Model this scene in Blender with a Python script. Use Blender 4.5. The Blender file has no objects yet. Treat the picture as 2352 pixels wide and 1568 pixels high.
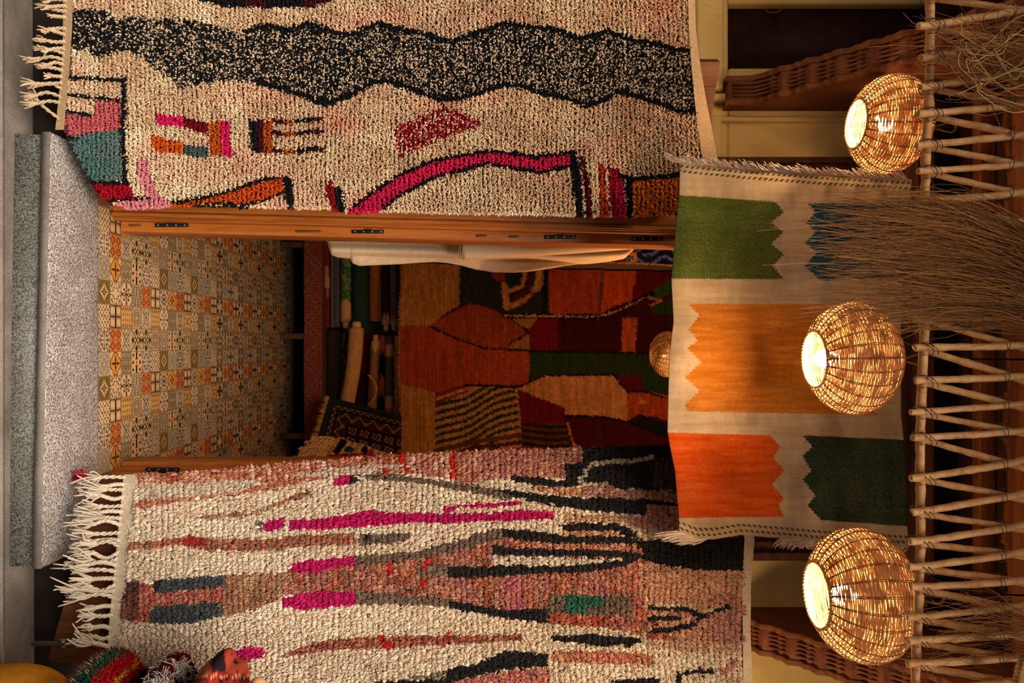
import bpy, math, random
import numpy as np

random.seed(7)
RNG = np.random.RandomState(11)
SC = bpy.context.scene
COL = SC.collection
F, CX, CY, H = 1800.0, 1120.0, 784.0, 1.6     # focal length and principal point (photo pixels), eye height (m)


def P(x, y, D):
    """point seen at photo pixel (x, y) standing at depth D metres from the eye"""
    x = np.asarray(x, float); y = np.asarray(y, float); D = np.asarray(D, float)
    x, y, D = np.broadcast_arrays(x, y, D)
    return np.stack([(y - CY) / F * D, D, H + (x - CX) / F * D], -1)


# ------------------------------------------------------------------ colour / noise
def lin(c):
    c = np.asarray(c, float) / 255.0
    return np.where(c <= 0.04045, c / 12.92, ((c + 0.055) / 1.055) ** 2.4)


def linhex(r, g, b):
    v = lin((r, g, b))
    return (float(v[0]), float(v[1]), float(v[2]), 1.0)


_LAT = np.random.RandomState(5).rand(256, 256)


def vn(x, y, seed=0):
    x = np.asarray(x, float) + seed * 17.31; y = np.asarray(y, float) + seed * 9.73
    xi = np.floor(x).astype(int); yi = np.floor(y).astype(int)
    fx = x - xi; fy = y - yi
    fx = fx * fx * (3 - 2 * fx); fy = fy * fy * (3 - 2 * fy)
    a = _LAT[xi & 255, yi & 255]; b = _LAT[(xi + 1) & 255, yi & 255]
    c = _LAT[xi & 255, (yi + 1) & 255]; d = _LAT[(xi + 1) & 255, (yi + 1) & 255]
    return (a * (1 - fx) + b * fx) * (1 - fy) + (c * (1 - fx) + d * fx) * fy


def fbm(x, y, seed=0, o=3):
    s = 0; a = 0.5; t = 0
    for i in range(o):
        s = s + a * vn(x * 2 ** i, y * 2 ** i, seed + i * 3); t += a; a *= 0.5
    return s / t


def inpoly(x, y, pts):
    pts = np.asarray(pts, float)
    r = np.zeros(x.shape, bool)
    bb = (x >= pts[:, 0].min()) & (x <= pts[:, 0].max()) & (y >= pts[:, 1].min()) & (y <= pts[:, 1].max())
    if not bb.any():
        return r
    xs = x[bb]; ys = y[bb]; q = np.zeros(xs.shape, bool)
    n = len(pts)
    for i in range(n):
        x1, y1 = pts[i]; x2, y2 = pts[(i + 1) % n]
        if y1 == y2:
            continue
        c = ((y1 > ys) != (y2 > ys)) & (xs < (x2 - x1) * (ys - y1) / (y2 - y1) + x1)
        q ^= c
    r[bb] = q
    return r


def onstroke(x, y, pts, w):
    r = np.zeros(x.shape, bool)
    for (x1, y1), (x2, y2) in zip(pts[:-1], pts[1:]):
        dx, dy = x2 - x1, y2 - y1
        L = dx * dx + dy * dy + 1e-9
        t = np.clip(((x - x1) * dx + (y - y1) * dy) / L, 0, 1)
        r |= (x - x1 - t * dx) ** 2 + (y - y1 - t * dy) ** 2 < (w / 2.0) ** 2
    return r


# ------------------------------------------------------------------ mesh building
class MB:
    def __init__(self):
        self.v = []; self.f = []; self.c = []; self.n = 0; self.uv = []

    def add(self, verts, faces, col=None):
        verts = np.asarray(verts, float).reshape(-1, 3)
        if isinstance(faces, np.ndarray):
            faces = [faces]
        for fa in faces:
            fa = np.asarray(fa, int)
            if fa.size:
                self.f.append(fa + self.n)
        if col is None:
            col = np.ones((len(verts), 3))
        col = np.asarray(col, float)
        if col.ndim == 1:
            col = np.tile(col, (len(verts), 1))
        self.v.append(verts); self.c.append(col); self.n += len(verts)
        return self

    def build(self, name, mat, parent=None, smooth=True, bevel=0):
        v = np.concatenate(self.v); c = np.concatenate(self.c)
        if parent is not None:
            o = parent
            loc = np.zeros(3)
            while o is not None:
                loc += np.array(o.location); o = o.parent
            v = v - loc
        me = bpy.data.meshes.new(name)
        me.vertices.add(len(v))
        me.vertices.foreach_set('co', v.astype(np.float32).ravel())
        idx = np.concatenate([f.ravel() for f in self.f])
        sizes = np.concatenate([np.full(len(f), f.shape[1]) for f in self.f])
        starts = np.concatenate([[0], np.cumsum(sizes)[:-1]])
        me.loops.add(len(idx)); me.loops.foreach_set('vertex_index', idx.astype(np.int32))
        me.polygons.add(len(sizes))
        me.polygons.foreach_set('loop_start', starts.astype(np.int32))
        try:
            me.polygons.foreach_set('loop_total', sizes.astype(np.int32))
        except Exception:
            pass
        me.update(calc_edges=True)
        me.validate()
        if smooth:
            me.polygons.foreach_set('use_smooth', np.ones(len(me.polygons), bool))
        at = me.attributes.new('Col', 'FLOAT_COLOR', 'POINT')
        cc = np.ones((len(v), 4), np.float32); cc[:, :3] = c
        if len(me.vertices) == len(v):
            at.data.foreach_set('color', cc.ravel())
        me.materials.append(mat)
        ob = bpy.data.objects.new(name, me)
        COL.objects.link(ob)
        if parent is not None:
            ob.parent = parent
        if bevel:
            m = ob.modifiers.new('bevel', 'BEVEL'); m.width = bevel; m.segments = 2; m.limit_method = 'ANGLE'
        return ob


BOXF = np.array([[0, 3, 2, 1], [4, 5, 6, 7], [0, 1, 5, 4], [1, 2, 6, 5], [2, 3, 7, 6], [3, 0, 4, 7]])


def box(mb, x0, x1, y0, y1, z0, z1, col=None):
    v = [(x0, y0, z0), (x1, y0, z0), (x1, y1, z0), (x0, y1, z0), (x0, y0, z1), (x1, y0, z1), (x1, y1, z1), (x0, y1, z1)]
    return mb.add(v, BOXF, col)


def hexa(mb, p, col=None):
    """eight corners: four of the lower ring, four of the upper"""
    return mb.add(p, BOXF, col)


def frames(pts):
    pts = np.asarray(pts, float)
    t = np.gradient(pts, axis=0)
    t /= np.linalg.norm(t, axis=1)[:, None] + 1e-12
    up = np.array([0.0, 0.0, 1.0]) if abs(t[0][2]) < 0.9 else np.array([1.0, 0.0, 0.0])
    n = np.zeros_like(t); b = np.zeros_like(t)
    v = up - t[0] * np.dot(up, t[0]); v /= np.linalg.norm(v)
    for i in range(len(t)):
        v = v - t[i] * np.dot(v, t[i]); v /= np.linalg.norm(v) + 1e-12
        n[i] = v; b[i] = np.cross(t[i], v)
    return t, n, b


def tube(mb, pts, r, sides=8, col=None, caps=True, flat=1.0, phase=0.0):
    pts = np.asarray(pts, float)
    n_ = len(pts)
    r = np.broadcast_to(np.asarray(r, float), (n_,))
    t, n, b = frames(pts)
    a = np.arange(sides) / sides * 2 * math.pi + phase
    ring = np.cos(a)[None, :, None] * n[:, None, :] + flat * np.sin(a)[None, :, None] * b[:, None, :]
    v = (pts[:, None, :] + ring * r[:, None, None]).reshape(-1, 3)
    i = np.arange(n_ - 1)[:, None] * sides; j = np.arange(sides)[None, :]; k = (j + 1) % sides
    q = np.stack([i + j, i + k, i + sides + k, i + sides + j], -1).reshape(-1, 4)
    fs = [q]
    if col is not None:
        col = np.asarray(col, float)
        if col.ndim == 2 and len(col) == n_:
            col = np.repeat(col, sides, 0)
    if caps:
        v = np.concatenate([v, pts[:1], pts[-1:]])
        if col is not None and np.asarray(col).ndim == 2:
            col = np.concatenate([col, col[:1], col[-1:]])
        c0 = n_ * sides; jj = np.arange(sides)
        fs.append(np.stack([np.full(sides, c0), (jj + 1) % sides, jj], -1))
        e = (n_ - 1) * sides
        fs.append(np.stack([np.full(sides, c0 + 1), e + jj, e + (jj + 1) % sides], -1))
    return mb.add(v, fs, col)


def spline(pts, n):
    pts = np.asarray(pts, float)
    m = len(pts)
    if m < 3:
        s = np.linspace(0, 1, n)[:, None]
        return pts[0] * (1 - s) + pts[-1] * s
    s = np.linspace(0, m - 1, n)
    out = np.zeros((n, pts.shape[1]))
    for k, u in enumerate(s):
        i = min(int(u), m - 2); f = u - i
        p0 = pts[max(i - 1, 0)]; p1 = pts[i]; p2 = pts[i + 1]; p3 = pts[min(i + 2, m - 1)]
        out[k] = 0.5 * (2 * p1 + (p2 - p0) * f + (2 * p0 - 5 * p1 + 4 * p2 - p3) * f * f + (3 * p1 - p0 - 3 * p2 + p3) * f ** 3)
    return out


def lathe(mb, prof, c, segs=24, col=None, sq=(1, 1)):
    """profile of (r, z) pairs turned around the vertical through c"""
    prof = np.asarray(prof, float); n_ = len(prof)
    a = np.arange(segs) / segs * 2 * math.pi
    v = np.stack([prof[:, None, 0] * np.cos(a) * sq[0] + c[0], prof[:, None, 0] * np.sin(a) * sq[1] + c[1],
                  np.broadcast_to(prof[:, None, 1], (n_, segs)) + c[2]], -1).reshape(-1, 3)
    i = np.arange(n_ - 1)[:, None] * segs; j = np.arange(segs)[None, :]; k = (j + 1) % segs
    q = np.stack([i + j, i + k, i + segs + k, i + segs + j], -1).reshape(-1, 4)
    return mb.add(v, q, col)


def prism(mb, poly, x0, x1, col=None):
    """polygon of (y, z) pairs pushed out along X"""
    n = len(poly)
    v = [(x0, a, b) for a, b in poly] + [(x1, a, b) for a, b in poly]
    q = np.array([[i, (i + 1) % n, n + (i + 1) % n, n + i] for i in range(n)])
    return mb.add(v, [q, np.array([list(range(n))[::-1]]), np.array([list(range(n, 2 * n))])], col)


def gridfaces(nu, nv):
    i = np.arange(nu - 1)[:, None] * nv; j = np.arange(nv - 1)[None, :]
    return np.stack([i + j, i + nv + j, i + nv + j + 1, i + j + 1], -1).reshape(-1, 4)


def sheet(mb, xl, xr, yt, yb, Dfn, colfn, nu, nv):
    """cloth spanning four border curves (photo pixels), standing at depth Dfn"""
    u = np.linspace(0, 1, nu)[:, None] * np.ones((1, nv)); v = np.linspace(0, 1, nv)[None, :] * np.ones((nu, 1))
    y = yt(np.full_like(u, 0)) * 0 + v * 0
    ym = np.mean(yt(u * 0 + xl(u * 0))); x = xl(v * 0 + ym) + (xr(v * 0 + ym) - xl(v * 0 + ym)) * u
    for _ in range(6):
        y = yt(x) + (yb(x) - yt(x)) * v
        x = xl(y) + (xr(y) - xl(y)) * u
    D = Dfn(x, y)
    c = colfn(x, y).reshape(-1, 3)
    return mb.add(P(x, y, D).reshape(-1, 3), gridfaces(nu, nv), c)


def curve(*pts):
    a = np.asarray(pts, float)
    return lambda t: np.interp(t, a[:, 0], a[:, 1])


def masksheet(mb, poly, Dfn, colfn, step):
    poly = np.asarray(poly, float)
    xs = np.arange(poly[:, 0].min(), poly[:, 0].max() + step, step); ys = np.arange(poly[:, 1].min(), poly[:, 1].max() + step, step)
    X, Y = np.meshgrid(xs, ys, indexing='ij')
    f = gridfaces(len(xs), len(ys))
    m = inpoly(X.ravel(), Y.ravel(), poly)
    f = f[m[f].sum(1) >= 3]
    used = np.unique(f); re = np.full(X.size, -1); re[used] = np.arange(len(used))
    x = X.ravel()[used]; y = Y.ravel()[used]
    return mb.add(P(x, y, Dfn(x, y)), re[f], colfn(x, y))


def strip(mb, y0, y1, xa, xb, Dfn, colfn, ny=300, nx=8):
    yy = np.linspace(y0, y1, ny)[:, None] + np.zeros((1, nx)); t = np.linspace(0, 1, nx)[None]
    x = xa(yy) * (1 - t) + xb(yy) * t
    return mb.add(P(x, yy, Dfn(x, yy)).reshape(-1, 3), gridfaces(ny, nx), colfn(x.ravel(), yy.ravel()))


def tufts(mb, base, dirs, ln, rad, droop, col, sides=4, fat=1.0):
    N = len(base)
    dirs = dirs / np.linalg.norm(dirs, axis=1)[:, None]
    ref = np.where(np.abs(dirs[:, 2:3]) < 0.9, np.array([[0, 0, 1.0]]), np.array([[1.0, 0, 0]]))
    n = np.cross(dirs, ref); n /= np.linalg.norm(n, axis=1)[:, None]
    b = np.cross(dirs, n)
    a = np.arange(sides) / sides * 2 * math.pi
    ph = RNG.rand(N, 1) * 6.28
    ring = np.cos(a + ph)[:, :, None] * n[:, None, :] + np.sin(a + ph)[:, :, None] * b[:, None, :]
    r = rad[:, None, None]
    L = ln[:, None]
    p0 = base; p1 = base + dirs * L * 0.55 + droop * L * 0.25; p2 = base + dirs * L + droop * L
    v = np.concatenate([p0[:, None] + ring * r * 0.8, p1[:, None] + ring * r * fat, p2[:, None]], 1)   # N, 2s+1, 3
    M = 2 * sides + 1
    j = np.arange(sides); k = (j + 1) % sides
    q = np.stack([j, k, sides + k, sides + j], -1)
    t = np.stack([sides + j, sides + k, np.full(sides, 2 * sides)], -1)
    off = (np.arange(N) * M)[:, None, None]
    return mb.add(v.reshape(-1, 3), [(q[None] + off).reshape(-1, 4), (t[None] + off).reshape(-1, 3)], np.repeat(col, M, 0))


def blobs(mb, c, A, B, C, col, seg=6):
    """rounded knots: centre c, half axes A, B, C (N x 3 each)"""
    N = len(c)
    th = np.arange(seg) / seg * 2 * math.pi
    lat = np.array([-0.9, 0.0, 0.9])
    pts = [np.array([[0, 0, -1.0]])]
    for l in lat:
        pts.append(np.stack([np.cos(l) * np.cos(th), np.cos(l) * np.sin(th), np.full(seg, np.sin(l))], -1))
    pts.append(np.array([[0, 0, 1.0]]))
    s = np.concatenate(pts)
    M = len(s)
    v = c[:, None] + s[None, :, 0:1] * A[:, None] + s[None, :, 1:2] * B[:, None] + s[None, :, 2:3] * C[:, None]
    v = v + (RNG.rand(N, M, 1) - 0.5) * 0.22 * (A[:, None] + B[:, None])
    j = np.arange(seg); k = (j + 1) % seg
    t0 = np.stack([np.zeros(seg, int), 1 + k, 1 + j], -1)
    q = np.concatenate([np.stack([1 + o + j, 1 + o + k, 1 + o + seg + k, 1 + o + seg + j], -1) for o in (0, seg)])
    t1 = np.stack([1 + 2 * seg + j, 1 + 2 * seg + k, np.full(seg, M - 1)], -1)
    off = (np.arange(N) * M)[:, None, None]
    return mb.add(v.reshape(-1, 3), [(q[None] + off).reshape(-1, 4), (np.concatenate([t0, t1])[None] + off).reshape(-1, 3)], np.repeat(col, M, 0))


# ------------------------------------------------------------------ tags
def tag(o, label=None, cat=None, group=None, kind=None):
    if label: o['label'] = label
    if cat: o['category'] = cat
    if group: o['group'] = group
    if kind: o['kind'] = kind
    return o


def thing(name, loc, label, cat, group=None):
    o = bpy.data.objects.new(name, None)
    o.empty_display_size = 0.05
    o.location = tuple(float(a) for a in loc)
    COL.objects.link(o)
    return tag(o, label, cat, group)


# ------------------------------------------------------------------ materials
def mat(name, rough=0.8, spec=0.2):
    m = bpy.data.materials.new(name); m.use_nodes = True
    nt = m.node_tree
    b = nt.nodes['Principled BSDF']
    b.inputs['Roughness'].default_value = rough
    b.inputs['Specular IOR Level'].default_value = spec
    return m, nt, b


def node(nt, kind, **kw):
    n = nt.nodes.new(kind)
    for k, v in kw.items():
        setattr(n, k, v)
    return n


def coords(nt, scale=(1, 1, 1), rot=(0, 0, 0)):
    tc = node(nt, 'ShaderNodeTexCoord'); mp = node(nt, 'ShaderNodeMapping')
    mp.inputs['Scale'].default_value = scale; mp.inputs['Rotation'].default_value = rot
    nt.links.new(tc.outputs['Object'], mp.inputs['Vector'])
    return mp.outputs['Vector']


def noise(nt, vec, scale, detail=4, rough=0.6, dist=0.0):
    n = node(nt, 'ShaderNodeTexNoise')
    n.inputs['Scale'].default_value = scale; n.inputs['Detail'].default_value = detail
    n.inputs['Roughness'].default_value = rough; n.inputs['Distortion'].default_value = dist
    nt.links.new(vec, n.inputs['Vector'])
    return n.outputs['Fac']


def ramp(nt, fac, stops):
    r = node(nt, 'ShaderNodeValToRGB')
    el = r.color_ramp.elements
    while len(el) < len(stops):
        el.new(0.5)
    for e, (p, c) in zip(el, stops):
        e.position = p; e.color = linhex(*c)
    nt.links.new(fac, r.inputs['Fac'])
    return r.outputs['Color']


def mix(nt, a, b, fac, mode='MIX'):
    m = node(nt, 'ShaderNodeMix', data_type='RGBA', blend_type=mode)
    if isinstance(fac, (int, float)):
        m.inputs['Factor'].default_value = fac
    else:
        nt.links.new(fac, m.inputs['Factor'])
    for s, q in ((6, a), (7, b)):
        if isinstance(q, tuple):
            m.inputs[s].default_value = q
        else:
            nt.links.new(q, m.inputs[s])
    return m.outputs[2]


def bump(nt, b, h, strength=0.3, dist=0.002):
    n = node(nt, 'ShaderNodeBump')
    n.inputs['Strength'].default_value = strength; n.inputs['Distance'].default_value = dist
    nt.links.new(h, n.inputs['Height']); nt.links.new(n.outputs['Normal'], b.inputs['Normal'])


def attr_mat(name, rough=0.95, spec=0.05, nscale=400, nstr=0.35, ndist=0.002, var=0.25, sheen=0.0):
    m, nt, b = mat(name, rough, spec)
    a = node(nt, 'ShaderNodeAttribute'); a.attribute_name = 'Col'
    v = coords(nt)
    n = noise(nt, v, nscale, 3)
    g = ramp(nt, n, [(0.25, (255 - int(150 * var),) * 3), (0.75, (255, 255, 255))])
    nt.links.new(mix(nt, a.outputs['Color'], g, 1.0, 'MULTIPLY'), b.inputs['Base Color'])
    bump(nt, b, n, nstr, ndist)
    if sheen:
        b.inputs['Sheen Weight'].default_value = sheen
    return m


def wood_mat(name, dark, midc, light, axis='Z', scale=1.0, rough=0.55, spec=0.3, grain=1.0):
    m, nt, b = mat(name, rough, spec)
    s = {'Z': (22, 22, 1.6), 'X': (1.6, 22, 22), 'Y': (22, 1.6, 22)}[axis]
    v = coords(nt, tuple(k * scale for k in s))
    n1 = noise(nt, v, 1.4, 6, 0.65, 0.8)
    n2 = noise(nt, v, 9.0, 3, 0.6)
    c = ramp(nt, n1, [(0.3, dark), (0.5, midc), (0.72, light)])
    g = ramp(nt, n2, [(0.3, (165, 150, 140)), (0.6, (255, 255, 255))])
    nt.links.new(mix(nt, c, g, 0.55 * grain, 'MULTIPLY'), b.inputs['Base Color'])
    bump(nt, b, n2, 0.25, 0.001)
    return m


M = {}
M['pile'] = attr_mat('wool_pile', 0.95, 0.08, 500, 0.3, 0.001, 0.30)
M['knot'] = attr_mat('wool_knots', 0.9, 0.12, 330, 0.6, 0.002, 0.42)
M['weave'] = attr_mat('flat_weave', 0.95, 0.05, 650, 0.35, 0.001, 0.22)
M['inner'] = attr_mat('dim_rug_wool', 0.95, 0.05, 220, 0.4, 0.003, 0.35)
M['yarn'] = attr_mat('yarn', 0.9, 0.08, 700, 0.4, 0.001, 0.3)
M['tile'] = attr_mat('printed_tile', 0.32, 0.45, 60, 0.02, 0.0005, 0.08)
M['canvas'] = attr_mat('canvas_cloth', 0.95, 0.05, 260, 0.35, 0.002, 0.15)
M['straw'] = attr_mat('dry_straw', 0.7, 0.25, 120, 0.2, 0.001, 0.3)
M['print'] = attr_mat('printed_cotton', 0.85, 0.1, 500, 0.2, 0.001, 0.15)
M['pine'] = wood_mat('varnished_pine', (150, 82, 28), (184, 106, 40), (202, 124, 52), 'Z', 1.0, 0.45, 0.35, 0.6)
M['oldwood'] = wood_mat('dark_stained_wood', (58, 34, 20), (88, 52, 30), (112, 68, 40), 'X', 1.0, 0.6, 0.25)
M['bracketwood'] = wood_mat('carved_cedar', (92, 52, 32), (122, 70, 42), (142, 84, 50), 'Y', 1.0, 0.6, 0.25)
M['doorwood'] = wood_mat('door_wood', (82, 48, 26), (112, 66, 36), (132, 80, 46), 'Z', 1.0, 0.55, 0.3)
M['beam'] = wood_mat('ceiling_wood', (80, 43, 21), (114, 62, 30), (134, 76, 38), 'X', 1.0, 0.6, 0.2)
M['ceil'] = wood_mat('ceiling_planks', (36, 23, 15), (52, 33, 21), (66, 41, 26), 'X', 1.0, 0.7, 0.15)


def plaster():
    m, nt, b = mat('yellow_plaster', 0.9, 0.1)
    v = coords(nt)
    n1 = noise(nt, v, 3.0, 6, 0.62, 0.4); n2 = noise(nt, v, 40, 4)
    c = ramp(nt, n1, [(0.25, (216, 186, 116)), (0.5, (236, 208, 140)), (0.75, (244, 220, 158))])
    st = ramp(nt, noise(nt, coords(nt, (6, 6, 1.2)), 2.2, 5, 0.7), [(0.62, (255, 255, 255)), (0.8, (205, 180, 140))])
    sp = ramp(nt, n2, [(0.22, (150, 120, 80)), (0.3, (255, 255, 255))])
    c = mix(nt, c, st, 0.8, 'MULTIPLY'); c = mix(nt, c, sp, 0.5, 'MULTIPLY')
    nt.links.new(c, b.inputs['Base Color'])
    bump(nt, b, n1, 0.3, 0.02)
    return m


def granite(name, a, bcol, c, d, scale=420):
    m, nt, b = mat(name, 0.55, 0.35)
    v = coords(nt)
    n1 = noise(nt, v, scale, 2, 0.5); n2 = noise(nt, v, scale * 0.45, 2, 0.5); n3 = noise(nt, v, 6, 4)
    k = ramp(nt, n1, [(0.36, a), (0.45, bcol), (0.55, c), (0.66, d)])
    k2 = ramp(nt, n2, [(0.4, (120, 118, 120)), (0.52, (255, 255, 255))])
    k3 = ramp(nt, n3, [(0.3, (215, 210, 205)), (0.7, (255, 255, 255))])
    k = mix(nt, mix(nt, k, k2, 0.75, 'MULTIPLY'), k3, 1.0, 'MULTIPLY')
    nt.links.new(k, b.inputs['Base Color'])
    return m


def concrete(name, a, bcol, c):
    m, nt, b = mat(name, 0.9, 0.15)
    v = coords(nt)
    n1 = noise(nt, v, 5, 6, 0.65, 0.3); n2 = noise(nt, v, 180, 3)
    k = ramp(nt, n1, [(0.3, a), (0.5, bcol), (0.72, c)])
    k2 = ramp(nt, n2, [(0.3, (190, 188, 185)), (0.6, (255, 255, 255))])
    nt.links.new(mix(nt, k, k2, 0.8, 'MULTIPLY'), b.inputs['Base Color'])
    bump(nt, b, n2, 0.3, 0.002)
    return m


def plain(name, c, rough=0.6, spec=0.3, metal=0.0, nsc=30, var=30):
    m, nt, b = mat(name, rough, spec)
    n = noise(nt, coords(nt), nsc, 4)
    lo = tuple(max(0, k - var) for k in c)
    nt.links.new(ramp(nt, n, [(0.3, lo), (0.7, c)]), b.inputs['Base Color'])
    b.inputs['Metallic'].default_value = metal
    return m


def bamboo():
    m, nt, b = mat('peeled_cane', 0.6, 0.3)
    n = noise(nt, coords(nt, (9, 9, 9)), 4, 6, 0.7)
    n2 = noise(nt, coords(nt), 22, 2)
    c = ramp(nt, n, [(0.3, (150, 102, 60)), (0.5, (186, 136, 84)), (0.7, (202, 156, 104))])
    c = mix(nt, c, ramp(nt, n2, [(0.27, (120, 90, 60)), (0.36, (255, 255, 255))]), 0.7, 'MULTIPLY')
    nt.links.new(c, b.inputs['Base Color'])
    return m


def wicker(name, tr=0.5):
    m, nt, b = mat(name, 0.6, 0.25)
    n = noise(nt, coords(nt), 26, 4, 0.6)
    c = ramp(nt, n, [(0.3, (170, 126, 80)), (0.55, (206, 164, 114)), (0.75, (224, 190, 144))])
    nt.links.new(c, b.inputs['Base Color'])
    t = node(nt, 'ShaderNodeBsdfTranslucent')
    nt.links.new(c, t.inputs['Color'])
    ms = node(nt, 'ShaderNodeMixShader'); ms.inputs[0].default_value = tr
    nt.links.new(b.outputs[0], ms.inputs[1]); nt.links.new(t.outputs[0], ms.inputs[2])
    nt.links.new(ms.outputs[0], nt.nodes['Material Output'].inputs['Surface'])
    return m


def glow(name, col, s):
    m = bpy.data.materials.new(name); m.use_nodes = True
    nt = m.node_tree; nt.nodes.clear()
    e = node(nt, 'ShaderNodeEmission'); e.inputs['Color'].default_value = (*col, 1); e.inputs['Strength'].default_value = s
    o = node(nt, 'ShaderNodeOutputMaterial'); nt.links.new(e.outputs[0], o.inputs['Surface'])
    return m


M['plaster'] = plaster()
M['granite'] = granite('light_granite', (60, 58, 60), (136, 132, 130), (190, 184, 180), (230, 225, 220), 250)
M['granite2'] = granite('grey_green_granite', (54, 56, 52), (92, 94, 88), (118, 119, 112), (146, 146, 138), 300)
M['slabedge'] = concrete('sawn_granite_edge', (106, 98, 92), (124, 116, 110), (140, 132, 124))
M['concrete'] = concrete('street_concrete', (78, 72, 66), (100, 92, 84), (122, 112, 104))
M['pave'] = concrete('grey_paving', (66, 67, 66), (84, 84, 82), (100, 99, 96))
M['bamboo'] = bamboo()
M['shadedark'] = plain('painted_shade', (40, 35, 31), 0.9, 0.1, 0, 12, 12)  # near-black tone of the added shade blocks
M['wicker'] = wicker('woven_wicker', 0.24)
M['wickerdim'] = wicker('woven_wicker_unlit', 0.1)
M['rib'] = plain('dark_cane_rib', (150, 96, 50), 0.6, 0.2, 0, 60, 40)
M['iron'] = plain('black_iron', (34, 33, 34), 0.45, 0.4, 0.4, 80, 12)
M['steel'] = plain('worn_steel', (190, 182, 168), 0.35, 0.5, 0.9, 80, 40)
M['wire'] = plain('dark_binding_wire', (70, 52, 38), 0.6, 0.3, 0, 80, 20)
M['cord'] = plain('jute_cord', (178, 128, 74), 0.9, 0.1, 0, 200, 50)
M['cable'] = plain('dark_cable', (60, 44, 36), 0.6, 0.2, 0, 50, 12)
M['board'] = plain('dark_painted_board', (54, 34, 32), 0.6, 0.2, 0, 14, 18)
M['innerwall'] = plain('brown_inner_plaster', (150, 116, 84), 0.9, 0.1, 0, 5, 26)
M['darkcloth'] = plain('dark_woven_cloth', (36, 28, 24), 0.95, 0.05, 0, 60, 10)
M['bulb'] = glow('lit_bulb', (1.0, 0.64, 0.32), 600.0)

# ================================================================== SETTING
def struct(o, label=None, cat=None):
    return tag(o, label, cat, kind='structure')


# ---- tiled shop floor: one mesh, a printed motif for each 10 cm tile
CREAM = (226, 212, 188); NAVY = (44, 50, 66); BLUE = (96, 102, 116); PALE = (200, 194, 182); OLIVE = (118, 108, 72)
DKBR = (58, 44, 38); ORNG = (190, 108, 58); YEL = (222, 162, 74); MAR = (104, 46, 40); GREY = (150, 140, 122)


def paint(c, m, k):
    c[m] = k


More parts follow.
